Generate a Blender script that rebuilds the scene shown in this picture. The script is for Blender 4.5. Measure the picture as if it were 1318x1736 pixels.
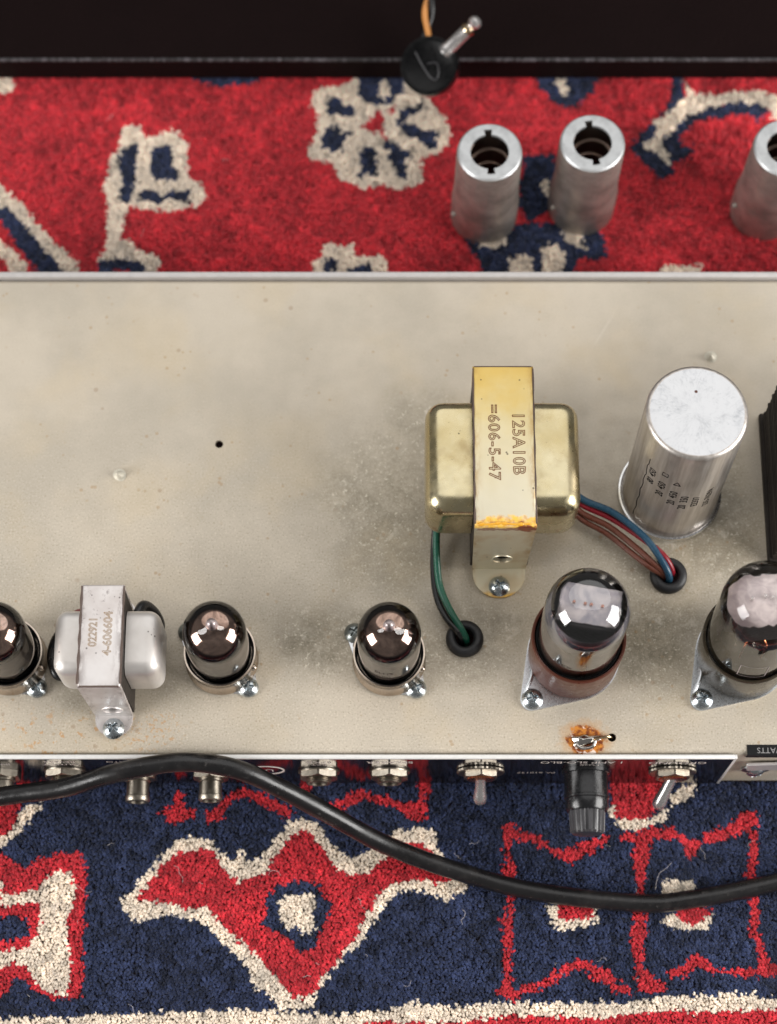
import bpy, bmesh, math, random
import numpy as np
from mathutils import Vector, Matrix

for o in list(bpy.data.objects):
    bpy.data.objects.remove(o)
scene = bpy.context.scene
COL = scene.collection
MM = 0.001
HC = 46.0            # height of the chassis deck above the rug pile (mm)

# ------------------------------------------------------------------ camera
cam_data = bpy.data.cameras.new('camera')
cam = bpy.data.objects.new('camera', cam_data)
COL.objects.link(cam)
PITCH, DIST = math.radians(71.0), 770.0
cam.location = (0.0, -DIST * math.cos(PITCH) * MM, (HC + DIST * math.sin(PITCH)) * MM)
cam.rotation_euler = (math.pi / 2 - PITCH, 0, 0)
cam_data.sensor_fit = 'VERTICAL'
cam_data.sensor_height = 36.0
cam_data.lens = 3500.0 / 1736.0 * 36.0
cam_data.clip_start = 0.01
cam_data.clip_end = 50.0
cam_data.dof.use_dof = True
cam_data.dof.focus_distance = 0.728
cam_data.dof.aperture_fstop = 7.6
scene.camera = cam

# ------------------------------------------------------------------ light
world = bpy.data.worlds.new('World')
scene.world = world
world.use_nodes = True
bg = world.node_tree.nodes['Background']
bg.inputs['Color'].default_value = (1.0, 0.98, 0.96, 1)
bg.inputs['Strength'].default_value = 0.17

def area(name, loc, target, sx, sy, power, color):
    d = bpy.data.lights.new(name, 'AREA')
    d.shape = 'RECTANGLE'; d.size = sx; d.size_y = sy
    d.energy = power; d.color = color
    o = bpy.data.objects.new(name, d); COL.objects.link(o)
    o.location = loc
    o.rotation_euler = (Vector(target) - Vector(loc)).to_track_quat('-Z', 'Y').to_euler()
    return o

area('softbox_right', (1.12, -0.30, 0.50), (0, 0, 0.05), 0.78, 0.85, 25.0, (1.0, 0.98, 0.955))
area('softbox_left', (-1.06, -0.46, 0.50), (0, 0, 0.05), 0.62, 0.66, 16.5, (1.0, 0.985, 0.97))
ceiling = area('ceiling_bounce', (0.1, 1.0, 1.75), (0, 0.1, 0.05), 3.6, 2.6, 27.0, (1.0, 0.985, 0.97))
ceiling.data.shape = 'ELLIPSE'

scene.view_settings.view_transform = 'Standard'
scene.view_settings.look = 'None'
scene.view_settings.exposure = 0.03
scene.view_settings.gamma = 1.0
scene.view_settings.use_curve_mapping = False
scene.render.engine = 'CYCLES'
scene.cycles.use_denoising = True
scene.cycles.max_bounces = 8
scene.cycles.diffuse_bounces = 3
scene.cycles.glossy_bounces = 4
scene.cycles.transparent_max_bounces = 24
scene.cycles.sample_clamp_indirect = 6.0

# ------------------------------------------------------------------ material helpers
def srgb(r, g, b):
    f = lambda c: c / 12.92 if c <= 0.04045 else ((c + 0.055) / 1.055) ** 2.4
    return (f(r / 255), f(g / 255), f(b / 255), 1.0)

class NT:
    def __init__(s, name):
        s.m = bpy.data.materials.new(name); s.m.use_nodes = True
        s.t = s.m.node_tree; s.n = s.t.nodes; s.l = s.t.links
        s.b = s.n['Principled BSDF']; s.out = s.n['Material Output']
        s._co = None
    def link(s, a, b): s.l.new(a, b)
    def put(s, sock, v):
        if hasattr(v, 'is_linked') or isinstance(v, bpy.types.NodeSocket): s.l.new(v, sock)
        elif isinstance(v, (int, float)) and sock.type == 'RGBA': sock.default_value = (v, v, v, 1)
        else: sock.default_value = v
    @property
    def co(s):
        if s._co is None: s._co = s.n.new('ShaderNodeTexCoord').outputs['Object']
        return s._co
    def noise(s, scale, detail=4, rough=0.55, dist=0.0, vec=None, out='Fac'):
        n = s.n.new('ShaderNodeTexNoise')
        n.inputs['Scale'].default_value = scale; n.inputs['Detail'].default_value = detail
        n.inputs['Roughness'].default_value = rough; n.inputs['Distortion'].default_value = dist
        s.l.new(vec if vec is not None else s.co, n.inputs['Vector'])
        return n.outputs[out]
    def voronoi(s, scale, vec=None, out='Distance', rand=1.0):
        n = s.n.new('ShaderNodeTexVoronoi'); n.inputs['Scale'].default_value = scale
        n.inputs['Randomness'].default_value = rand
        s.l.new(vec if vec is not None else s.co, n.inputs['Vector'])
        return n.outputs[out]
    def math(s, op, a, b=None, clamp=False):
        n = s.n.new('ShaderNodeMath'); n.operation = op; n.use_clamp = clamp
        s.put(n.inputs[0], a)
        if b is not None: s.put(n.inputs[1], b)
        return n.outputs[0]
    def vmath(s, op, a, b=None):
        n = s.n.new('ShaderNodeVectorMath'); n.operation = op
        s.put(n.inputs[0], a)
        if b is not None: s.put(n.inputs[1], b)
        return n.outputs['Value'] if op in ('LENGTH', 'DISTANCE') else n.outputs[0]
    def map(s, v, a, b, c=0.0, d=1.0, smooth=True):
        n = s.n.new('ShaderNodeMapRange'); n.interpolation_type = 'SMOOTHSTEP' if smooth else 'LINEAR'
        s.put(n.inputs[0], v)
        for i, x in enumerate((a, b, c, d)): n.inputs[i + 1].default_value = x
        return n.outputs[0]
    def mix(s, fac, a, b, mode='MIX'):
        n = s.n.new('ShaderNodeMix'); n.data_type = 'RGBA'; n.blend_type = mode
        s.put(n.inputs['Factor'], fac); s.put(n.inputs['A'], a); s.put(n.inputs['B'], b)
        return n.outputs['Result']
    def scale_vec(s, x, y, z):
        return s.vmath('MULTIPLY', s.co, (x, y, z))
    def sep(s, i):
        n = s.n.new('ShaderNodeSeparateXYZ'); s.l.new(s.co, n.inputs[0]); return n.outputs[i]
    def bump(s, h, strength=0.3, dist=0.0005):
        n = s.n.new('ShaderNodeBump'); n.inputs['Strength'].default_value = strength
        n.inputs['Distance'].default_value = dist
        s.l.new(h, n.inputs['Height']); s.l.new(n.outputs[0], s.b.inputs['Normal'])
    def set(s, **k):
        names = dict(color='Base Color', metal='Metallic', rough='Roughness', ior='IOR', spec='Specular IOR Level',
                     coat='Coat Weight', coat_rough='Coat Roughness', sheen='Sheen Weight', aniso='Anisotropic', trans='Transmission Weight')
        for key, v in k.items(): s.put(s.b.inputs[names[key]], v)
        return s

def metal(name, col, rough=0.3, metallic=1.0, grime=0.25, scale=350, grimecol=None, bump=0.05, brushed=None):
    t = NT(name)
    n1 = t.noise(scale, 5, 0.6)
    n2 = t.noise(scale * 4, 3, 0.6)
    vec = t.scale_vec(*brushed) if brushed else None
    f = t.map(n1, 0.35, 0.72, 0, 1)
    dark = grimecol or tuple(c * 0.45 for c in col[:3]) + (1,)
    c = t.mix(t.math('MULTIPLY', f, grime), col, dark)
    t.set(color=c, metal=metallic, rough=t.map(n2, 0.2, 0.8, max(0.02, rough - 0.07), rough + 0.1, False))
    h = t.noise(scale * 3, 3, 0.6, vec=vec) if vec is not None else n2
    t.bump(h, bump, 0.0004)
    return t.m

def plastic(name, col, rough=0.35, vary=0.15, scale=300, bump=0.08, coat=0.0, spec=0.5):
    t = NT(name)
    n1 = t.noise(scale, 4, 0.6)
    d = tuple(c * 0.6 for c in col[:3]) + (1,)
    t.set(color=t.mix(t.math('MULTIPLY', n1, vary * 2), col, d),
          rough=t.map(t.noise(scale * 2.3, 3), 0.25, 0.75, max(0.03, rough - 0.08), rough + 0.1, False), coat=coat, spec=spec)
    t.bump(t.noise(scale * 5, 3), bump, 0.0003)
    return t.m

def thin_glass(name, tint, refl=1.0, rough=0.02, ior=1.5, base=0.0):
    t = NT(name)
    t.n.remove(t.b)
    tr = t.n.new('ShaderNodeBsdfTransparent'); tr.inputs[0].default_value = tint
    gl = t.n.new('ShaderNodeBsdfGlossy'); gl.inputs['Roughness'].default_value = rough
    gl.inputs['Color'].default_value = (1, 1, 1, 1)
    fr = t.n.new('ShaderNodeFresnel'); fr.inputs['IOR'].default_value = ior
    mx = t.n.new('ShaderNodeMixShader')
    t.l.new(t.math('ADD', t.math('MULTIPLY', fr.outputs[0], refl), base, clamp=True), mx.inputs[0])
    t.l.new(tr.outputs[0], mx.inputs[1]); t.l.new(gl.outputs[0], mx.inputs[2])
    t.l.new(mx.outputs[0], t.out.inputs['Surface'])
    return t.m

# ------------------------------------------------------------------ mesh helpers (all lengths in mm)
def obj(name, mesh, mat, parent=None, loc=(0, 0, 0), rot=(0, 0, 0)):
    if isinstance(mesh, tuple):
        v, f = mesh
        me = bpy.data.meshes.new(name)
        me.from_pydata([tuple(c * MM for c in p) for p in v], [], f)
        mesh = me
    if mat is not None and not len(mesh.materials): mesh.materials.append(mat)
    o = bpy.data.objects.new(name, mesh); COL.objects.link(o)
    if parent is not None: o.parent = parent
    o.location = tuple(c * MM for c in loc); o.rotation_euler = rot
    return o

def thing(name, label, cat, loc, group=None, rot=(0, 0, 0)):
    o = bpy.data.objects.new(name, None); COL.objects.link(o)
    o.empty_display_size = 0.01
    o.location = tuple(c * MM for c in loc); o.rotation_euler = rot
    o['label'] = label; o['category'] = cat
    if group: o['group'] = group
    return o

def child(name, parent, loc=(0, 0, 0), rot=(0, 0, 0), label=None):
    o = bpy.data.objects.new(name, None); COL.objects.link(o)
    o.empty_display_size = 0.005
    o.parent = parent; o.location = tuple(c * MM for c in loc); o.rotation_euler = rot
    if label: o['label'] = label
    return o

def smooth(o, angle=40):
    me = o.data
    me.polygons.foreach_set('use_smooth', [True] * len(me.polygons))
    try: me.set_sharp_from_angle(angle=math.radians(angle))
    except Exception: pass
    return o

def lathe(profile, n=48, closed=False, axis='Z'):
    v, f = [], []
    m = len(profile)
    for i in range(n):
        a = 2 * math.pi * i / n
        for r, z in profile:
            v.append((r * math.cos(a), r * math.sin(a), z))
    for i in range(n):
        j = (i + 1) % n
        for k in range(m - 1 if not closed else m):
            k2 = (k + 1) % m
            f.append((i * m + k, j * m + k, j * m + k2, i * m + k2))
    v, f = weld(v, f)
    if axis == 'Y-': v = [(x, -z, y) for x, y, z in v]      # revolve axis points to -Y
    return v, f

def weld(v, f):
    key, idx, nv = {}, [], []
    for p in v:
        k = tuple(round(c, 4) for c in p)
        if k not in key: key[k] = len(nv); nv.append(p)
        idx.append(key[k])
    nf = []
    for q in f:
        w = []
        for i in q:
            i = idx[i]
            if not w or w[-1] != i: w.append(i)
        if len(w) > 1 and w[0] == w[-1]: w.pop()
        if len(set(w)) >= 3: nf.append(tuple(w))
    return nv, nf

def join(*parts):
    v, f = [], []
    for pv, pf in parts:
        k = len(v); v += list(pv); f += [tuple(i + k for i in q) for q in pf]
    return v, f

def move(m, dx=0, dy=0, dz=0):
    return [(x + dx, y + dy, z + dz) for x, y, z in m[0]], m[1]

def xform(m, mat):
    return [tuple(mat @ Vector(p)) for p in m[0]], m[1]

def box(x0, x1, y0, y1, z0, z1, bevel=0.0, seg=2, only=None):
    bm = bmesh.new()
    vs = [bm.verts.new(p) for p in ((x0, y0, z0), (x1, y0, z0), (x1, y1, z0), (x0, y1, z0), (x0, y0, z1), (x1, y0, z1), (x1, y1, z1), (x0, y1, z1))]
    for q in ((0, 3, 2, 1), (4, 5, 6, 7), (0, 1, 5, 4), (1, 2, 6, 5), (2, 3, 7, 6), (3, 0, 4, 7)):
        bm.faces.new([vs[i] for i in q])
    if bevel > 0:
        es = [e for e in bm.edges if only is None or only(e)]
        bmesh.ops.bevel(bm, geom=es, offset=bevel, segments=seg, profile=0.5, affect='EDGES', clamp_overlap=True)
    bm.verts.index_update()
    out = [tuple(v.co) for v in bm.verts], [tuple(v.index for v in fc.verts) for fc in bm.faces]
    bm.free()
    return out

def prism(poly, z0, z1):
    n = len(poly)
    v = [(x, y, z0) for x, y in poly] + [(x, y, z1) for x, y in poly]
    f = [tuple(range(n - 1, -1, -1)), tuple(range(n, 2 * n))]
    f += [(i, (i + 1) % n, n + (i + 1) % n, n + i) for i in range(n)]
    return v, f

def spline(pts, step=2.0):
    P = [Vector(p) for p in pts]
    out = []
    for i in range(len(P) - 1):
        p0 = P[i - 1] if i else P[0] * 2 - P[1]
        p1, p2 = P[i], P[i + 1]
        p3 = P[i + 2] if i + 2 < len(P) else P[-1] * 2 - P[-2]
        k = max(2, int((p2 - p1).length / step))
        for j in range(k):
            t = j / k
            out.append(0.5 * ((2 * p1) + (p2 - p0) * t + (2 * p0 - 5 * p1 + 4 * p2 - p3) * t * t + (3 * p1 - p0 - 3 * p2 + p3) * t ** 3))
    out.append(P[-1])
    return out

def tube(pts, r, n=12, step=2.0, smooth_path=True, cap=True):
    path = spline(pts, step) if smooth_path else [Vector(p) for p in pts]
    v, f = [], []
    up = Vector((0.13, 0.2, 0.97)); prev = None
    m = len(path)
    for i, p in enumerate(path):
        t = (path[min(i + 1, m - 1)] - path[max(i - 1, 0)]).normalized()
        if prev is None:
            a = t.cross(up)
            if a.length < 1e-4: a = t.cross(Vector((1, 0, 0)))
            a.normalize()
        else:
            a = (prev - t * prev.dot(t)).normalized()
        prev = a
        b = t.cross(a)
        rr = r(i / (m - 1)) if callable(r) else r
        for k in range(n):
            w = 2 * math.pi * k / n
            v.append(tuple(p + (a * math.cos(w) + b * math.sin(w)) * rr))
    for i in range(m - 1):
        for k in range(n):
            f.append((i * n + k, i * n + (k + 1) % n, (i + 1) * n + (k + 1) % n, (i + 1) * n + k))
    if cap:
        f.append(tuple(range(n - 1, -1, -1))); f.append(tuple((m - 1) * n + k for k in range(n)))
    return v, f

def text_mesh(s, size, outline=0.0, extrude=0.0, spacing=1.0, xscale=1.0, bold=0.0):
    cu = bpy.data.curves.new('lettering_curve', 'FONT')
    cu.body = s; cu.size = size; cu.align_x = 'CENTER'; cu.align_y = 'CENTER'
    cu.space_character = spacing; cu.resolution_u = 3
    if outline:
        cu.fill_mode = 'NONE'; cu.bevel_depth = outline; cu.bevel_resolution = 0
    cu.extrude = extrude
    cu.offset = bold
    o = bpy.data.objects.new('lettering_curve', cu); COL.objects.link(o)
    dg = bpy.context.evaluated_depsgraph_get(); dg.update()
    me = bpy.data.meshes.new_from_object(o.evaluated_get(dg))
    v = [(p.co.x * xscale, p.co.y, p.co.z) for p in me.vertices]
    f = [tuple(p.vertices) for p in me.polygons]
    bpy.data.objects.remove(o); bpy.data.curves.remove(cu); bpy.data.meshes.remove(me)
    return v, f

def boolean(o, cutters):
    bpy.context.view_layer.update()
    for c in cutters:
        md = o.modifiers.new('cut', 'BOOLEAN'); md.operation = 'DIFFERENCE'; md.object = c; md.solver = 'EXACT'
    dg = bpy.context.evaluated_depsgraph_get(); dg.update()
    me = bpy.data.meshes.new_from_object(o.evaluated_get(dg))
    o.modifiers.clear(); old = o.data; o.data = me
    bpy.data.meshes.remove(old)
    for c in cutters:
        m = c.data; bpy.data.objects.remove(c); bpy.data.meshes.remove(m)

def cyl(r, z0, z1, n=24):
    return prism([(r * math.cos(2 * math.pi * i / n), r * math.sin(2 * math.pi * i / n)) for i in range(n)], z0, z1)
# ------------------------------------------------------------------ materials
M = {}
def chassis_material():
    t = NT('aged_zinc_plated_steel')
    co = t.co
    warp = t.vmath('MULTIPLY', t.vmath('SUBTRACT', t.noise(38, 4, 0.6, out='Color'), (0.5, 0.5, 0.5)), (0.030, 0.030, 0.0))
    wc = t.vmath('ADD', co, warp)
    big = t.noise(17, 5, 0.6)
    col = t.mix(t.map(big, 0.36, 0.64), srgb(192, 182, 166), srgb(178, 169, 154))
    warm = t.map(t.noise(26, 3, 0.5, vec=wc), 0.45, 0.75)
    col = t.mix(t.math('MULTIPLY', warm, 0.5), col, srgb(194, 178, 150))
    # worn grey dust patches, partly shade painted into the colour, around the valves and the output transformer
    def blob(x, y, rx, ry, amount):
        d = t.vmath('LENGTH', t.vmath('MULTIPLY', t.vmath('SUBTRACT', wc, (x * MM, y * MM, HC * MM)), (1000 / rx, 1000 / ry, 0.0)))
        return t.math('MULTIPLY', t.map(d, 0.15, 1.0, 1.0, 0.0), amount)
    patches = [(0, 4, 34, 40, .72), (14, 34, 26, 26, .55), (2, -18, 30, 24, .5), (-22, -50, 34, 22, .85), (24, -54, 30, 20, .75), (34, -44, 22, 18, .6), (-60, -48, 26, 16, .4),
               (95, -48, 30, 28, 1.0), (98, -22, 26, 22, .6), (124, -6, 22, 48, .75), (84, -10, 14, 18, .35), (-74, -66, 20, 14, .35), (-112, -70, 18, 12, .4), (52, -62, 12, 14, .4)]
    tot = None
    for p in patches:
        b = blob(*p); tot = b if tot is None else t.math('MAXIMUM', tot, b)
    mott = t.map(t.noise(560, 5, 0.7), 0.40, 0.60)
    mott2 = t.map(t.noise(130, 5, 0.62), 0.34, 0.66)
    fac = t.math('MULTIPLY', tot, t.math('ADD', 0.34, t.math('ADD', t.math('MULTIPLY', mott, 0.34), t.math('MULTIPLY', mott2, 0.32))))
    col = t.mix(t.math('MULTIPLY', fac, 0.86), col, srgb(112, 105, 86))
    # chalky white bloom beside the dark patches
    chalk = t.math('MULTIPLY', t.map(t.noise(85, 6, 0.68, dist=0.6), 0.56, 0.72), t.map(tot, 0.05, 0.4))
    chalk2 = t.math('MULTIPLY', t.map(t.noise(60, 6, 0.7, dist=0.9), 0.63, 0.75), t.map(t.sep(1), -0.030, -0.075))
    col = t.mix(t.math('MULTIPLY', t.math('MAXIMUM', chalk, chalk2), 0.55), col, srgb(226, 218, 203))
    fleck = t.math('MULTIPLY', t.map(t.noise(520, 4, 0.7), 0.57, 0.66), t.map(tot, 0.08, 0.5))
    col = t.mix(t.math('MULTIPLY', fleck, 0.85), col, srgb(214, 206, 189))
    # handling scratches
    sv = t.n.new('ShaderNodeVectorRotate'); sv.rotation_type = 'Z_AXIS'; sv.inputs['Angle'].default_value = 0.5; t.l.new(co, sv.inputs['Vector'])
    scr = t.noise(300, 2, 0.5, dist=0.25, vec=t.vmath('MULTIPLY', sv.outputs[0], (0.05, 1.0, 1.0)))
    scr2 = t.noise(340, 2, 0.5, dist=0.25, vec=t.vmath('MULTIPLY', sv.outputs[0], (1.0, 0.04, 1.0)))
    lines = t.math('MULTIPLY', t.math('MAXIMUM', t.map(scr, 0.70, 0.73), t.map(scr2, 0.72, 0.75)), t.map(t.noise(22, 3), 0.50, 0.66))
    col = t.mix(t.math('MULTIPLY', lines, 0.16), col, srgb(224, 218, 206))
    # fine pepper grain of the plating, strongest on the valve side
    grain = t.noise(1500, 2, 0.5)
    side = t.map(t.sep(1), 0.06, -0.03, 0.25, 1.0)
    col = t.mix(t.math('MULTIPLY', t.map(grain, 0.56, 0.72), t.math('MULTIPLY', side, 0.42)), col, srgb(120, 106, 82))
    col = t.mix(t.math('MULTIPLY', t.map(grain, 0.44, 0.28), t.math('MULTIPLY', side, 0.35)), col, srgb(232, 224, 208))
    # tan spotting
    sp = t.voronoi(230)
    gate = t.map(t.noise(55, 3), 0.48, 0.62)
    spots = t.math('MULTIPLY', t.map(sp, 0.20, 0.10), gate)
    col = t.mix(t.math('MULTIPLY', spots, 0.42), col, srgb(158, 122, 74))
    sp2 = t.math('MULTIPLY', t.map(t.voronoi(90), 0.105, 0.06), t.map(t.noise(30, 2), 0.5, 0.6))
    col = t.mix(t.math('MULTIPLY', sp2, 0.3), col, srgb(128, 88, 50))
    # rust freckles beside the small choke
    d = t.vmath('LENGTH', t.vmath('MULTIPLY', t.vmath('SUBTRACT', wc, (-0.088, -0.0845, HC * MM)), (45, 95, 0)))
    rust = t.math('MULTIPLY', t.map(d, 1.0, 0.35), t.map(t.noise(560, 5, 0.7), 0.52, 0.62))
    d2 = t.vmath('LENGTH', t.vmath('MULTIPLY', t.vmath('SUBTRACT', wc, (-0.120, -0.083, HC * MM)), (30, 90, 0)))
    rust2 = t.math('MULTIPLY', t.map(d2, 1.0, 0.3), t.map(t.noise(300, 4, 0.6), 0.57, 0.64))
    col = t.mix(t.math('MULTIPLY', t.math('MAXIMUM', rust, rust2), 0.62), col, srgb(190, 136, 66))
    # flux burn round the solder joint
    wf = t.vmath('ADD', co, t.vmath('MULTIPLY', t.vmath('SUBTRACT', t.noise(260, 5, 0.65, out='Color'), (0.5, 0.5, 0.5)), (0.009, 0.009, 0)))
    d3 = t.vmath('LENGTH', t.vmath('MULTIPLY', t.vmath('SUBTRACT', wf, (0.0708, -0.0868, HC * MM)), (135, 165, 0)))
    fl = t.map(d3, 1.02, 0.80)
    halo = t.map(d3, 1.55, 0.95)
    col = t.mix(t.math('MULTIPLY', halo, 0.45), col, srgb(190, 142, 84))
    fcol = t.mix(t.map(t.noise(380, 4, 0.6), 0.40, 0.62), srgb(112, 50, 14), srgb(196, 124, 44))
    fcol = t.mix(t.map(t.noise(300, 3, 0.5, dist=0.5), 0.60, 0.66), fcol, srgb(232, 214, 200))
    col = t.mix(fl, col, fcol)
    t.set(color=col, metal=t.math('MULTIPLY', t.map(fl, 0, 1, 1, 0), 0.28), spec=0.35,
          rough=t.map(t.noise(160, 4), 0.3, 0.7, 0.46, 0.66, False))
    hgt = t.math('ADD', t.math('MULTIPLY', grain, 0.5), t.math('ADD', t.noise(300, 4), t.math('MULTIPLY', fl, 2.0)))
    t.bump(hgt, 0.10, 0.0004)
    return t.m
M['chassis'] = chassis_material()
M['lip'] = metal('grey_steel_edge', srgb(188, 184, 182), 0.45, 0.5, 0.15)
M['plate_edge'] = metal('bright_cut_aluminium', srgb(222, 221, 218), 0.45, 0.35, 0.12, 500)

def panel_material():
    t = NT('glossy_black_panel')
    t.set(color=t.mix(t.noise(60), srgb(14, 12, 14), srgb(24, 20, 22)), rough=t.map(t.noise(120, 4), 0.3, 0.7, 0.08, 0.16, False), spec=0.5)
    t.bump(t.noise(90, 3), 0.02, 0.0005)
    return t.m
M['panel'] = panel_material()
M['sticker'] = plastic('black_sticker', srgb(20, 20, 21), 0.55, spec=0.2)
M['panel_print'] = plastic('silver_grey_print', srgb(226, 216, 210), 0.5)
M['sticker_print'] = plastic('grey_sticker_print', srgb(140, 138, 138), 0.6)
M['screw'] = metal('zinc_screw', srgb(196, 204, 208), 0.22, 1.0, 0.35, 500)
M['screw_dark'] = metal('dull_zinc_screw', srgb(150, 156, 154), 0.32, 1.0, 0.5, 500)
M['nickel'] = metal('warm_nickel', srgb(196, 182, 168), 0.20, 1.0, 0.35, 260)
M['jack'] = metal('tarnished_jack_nickel', srgb(150, 142, 130), 0.34, 1.0, 0.5, 400)
M['chrome'] = metal('switch_chrome', srgb(214, 210, 208), 0.24, 0.9, 0.25, 400)
M['bright_steel'] = metal('bright_socket_steel', srgb(216, 219, 222), 0.28, 0.95, 0.3, 300)
M['pale_point'] = metal('dull_pale_screw_end', srgb(206, 200, 184), 0.5, 0.3, 0.4, 600)
M['rubber'] = plastic('black_rubber_grommet', srgb(34, 34, 36), 0.5, 0.2, 400, 0.15)
def cable_mat():
    t = NT('black_cable_sheath')
    d = t.map(t.noise(90, 6, 0.72), 0.50, 0.75)
    sc = t.map(t.noise(500, 4, 0.7), 0.62, 0.7)
    c = t.mix(t.math('MULTIPLY', d, 0.35), srgb(18, 17, 18), srgb(58, 54, 52))
    c = t.mix(t.math('MULTIPLY', sc, 0.3), c, srgb(96, 92, 90))
    t.set(color=c, rough=t.map(t.noise(60, 5, 0.65), 0.3, 0.7, 0.20, 0.42, False))
    t.bump(t.math('ADD', t.noise(45, 3), t.math('MULTIPLY', t.noise(700, 3), 0.2)), 0.25, 0.0012)
    return t.m
M['cable'] = cable_mat()
M['fuse'] = plastic('black_phenolic', srgb(22, 22, 24), 0.22, 0.2, 300, 0.06)
M['plug_black'] = plastic('black_moulded_plug', srgb(6, 6, 7), 0.30, 0.1, 200, 0.02, spec=0.22)
M['fuse_cap'] = plastic('worn_grey_phenolic', srgb(58, 57, 60), 0.34, 0.3, 300, 0.08)
M['shield'] = metal('dull_aluminium_can', srgb(174, 167, 159), 0.44, 0.8, 0.8, 90, bump=0.05)
M['shield_top'] = metal('shield_top_aluminium', srgb(184, 186, 187), 0.46, 0.7, 0.45, 150)
M['spring'] = metal('bronze_spring', srgb(214, 188, 174), 0.4, 1.0, 0.3)
M['inside'] = plastic('matt_black_inside', srgb(12, 11, 11), 0.7)  # plain black for the collar lining and the ring inside valve bases
M['glass'] = thin_glass('clear_valve_glass', (0.96, 0.955, 0.94, 1), 1.0, 0.015)
M['thin_mica'] = thin_glass('transparent_mica', (0.80, 0.77, 0.75, 1), 1.2, 0.12, base=0.06)
M['smoke_glass'] = thin_glass('smoked_valve_glass', (0.80, 0.79, 0.80, 1), 1.15, 0.03, base=0.05)
def getter_material(name, c0, c1, rough, scale=160, met=1.0):
    t = NT(name)
    n = t.noise(scale, 5, 0.6, dist=0.6)
    t.set(color=t.mix(t.map(n, 0.3, 0.7), c0, c1), metal=met, rough=rough)
    t.bump(t.noise(120, 3), 0.03, 0.0003)
    return t.m
M['getter'] = getter_material('brown_getter_mirror', srgb(116, 94, 84), srgb(204, 174, 160), 0.10)
M['getter_band'] = getter_material('silver_getter_band', srgb(184, 174, 166), srgb(212, 202, 194), 0.34)
M['soot'] = getter_material('dark_getter_ring', srgb(128, 127, 131), srgb(168, 166, 170), 0.34, 160, 0.6)
M['mica'] = getter_material('cloudy_mica', srgb(164, 150, 153), srgb(206, 193, 192), 0.34, 220, 0.35)
M['mica_silver'] = getter_material('silvered_mica', srgb(158, 156, 163), srgb(222, 214, 210), 0.22, 120, 0.6)
M['plate_black'] = plastic('carbonised_plate', srgb(40, 37, 37), 0.5, 0.3)
M['copper'] = metal('copper_rod', srgb(196, 120, 84), 0.25)
M['bakelite'] = plastic('brown_bakelite', srgb(88, 48, 36), 0.32, 0.3, 200, 0.05, spec=0.35)
M['bakelite_black'] = plastic('black_bakelite', srgb(54, 48, 38), 0.22, 0.25, 200, 0.04, spec=0.5)
M['valve_print'] = plastic('faded_valve_print', srgb(72, 56, 50), 0.6)
M['ink'] = plastic('black_stamp_ink', srgb(24, 20, 20), 0.6, 0.3, 900, spec=0.1)
M['solder'] = metal('solder', srgb(206, 202, 196), 0.10, 1.0, 0.3, 500)
M['brass_lead'] = metal('tinned_lead', srgb(206, 184, 150), 0.2)

def wire_mat(name, c): return plastic(name, c, 0.30, 0.2, 250, 0.06)
M['green'] = wire_mat('green_wire_pvc', srgb(26, 92, 72)); M['blackw'] = wire_mat('black_wire_pvc', srgb(26, 26, 27))
M['blue'] = wire_mat('blue_wire_pvc', srgb(36, 72, 95)); M['redw'] = wire_mat('red_wire_pvc', srgb(132, 24, 38))
M['brown'] = wire_mat('brown_wire_pvc', srgb(104, 58, 44)); M['orange'] = wire_mat('tan_cloth_wire', srgb(206, 140, 76))

def can_top():
    t = NT('white_scuffed_aluminium')
    ang = t.math('ARCTAN2', t.sep(1), t.sep(0))
    rad = t.vmath('LENGTH', t.vmath('MULTIPLY', t.co, (1, 1, 0)))
    cmb = t.n.new('ShaderNodeCombineXYZ'); t.put(cmb.inputs[0], t.math('MULTIPLY', ang, 3.0)); t.put(cmb.inputs[1], t.math('MULTIPLY', rad, 130.0))
    n = t.math('ADD', t.math('MULTIPLY', t.noise(2.2, 6, 0.7, dist=2.0, vec=cmb.outputs[0]), 0.5), t.math('MULTIPLY', t.noise(110, 5, 0.7, dist=0.8), 0.5))
    n2 = t.noise(160, 5, 0.7)
    c = t.mix(t.map(n, 0.46, 0.74), srgb(208, 209, 211), srgb(162, 165, 169))
    c = t.mix(t.math('MULTIPLY', t.map(n2, 0.55, 0.75), t.map(rad, 0.014, 0.004)), c, srgb(172, 173, 177))
    dot = t.map(t.vmath('LENGTH', t.vmath('SUBTRACT', t.vmath('MULTIPLY', t.co, (1, 1, 0)), (0.0, 0.0075, 0))), 0.0007, 0.0004)
    c = t.mix(dot, c, srgb(90, 58, 48))
    t.set(color=c, metal=0.6, rough=t.map(n2, 0.3, 0.7, 0.36, 0.52, False), spec=0.5)
    t.bump(n, 0.05, 0.0004)
    return t.m
M['can_top'] = can_top()
def can_side():
    t = NT('drawn_aluminium_can')
    st = t.noise(60, 4, 0.6, vec=t.scale_vec(9, 9, 0.5))
    c = t.mix(t.map(st, 0.3, 0.7), srgb(206, 200, 194), srgb(178, 170, 162))
    t.set(color=c, metal=0.85, rough=t.map(t.noise(200, 3), 0.3, 0.7, 0.34, 0.44, False))
    t.bump(t.noise(500, 3, vec=t.scale_vec(1, 1, 0.06)), 0.04, 0.0003)
    return t.m
M['can'] = can_side()
M['flange'] = metal('bright_flange', srgb(226, 226, 226), 0.22, 1.0, 0.2)

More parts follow.
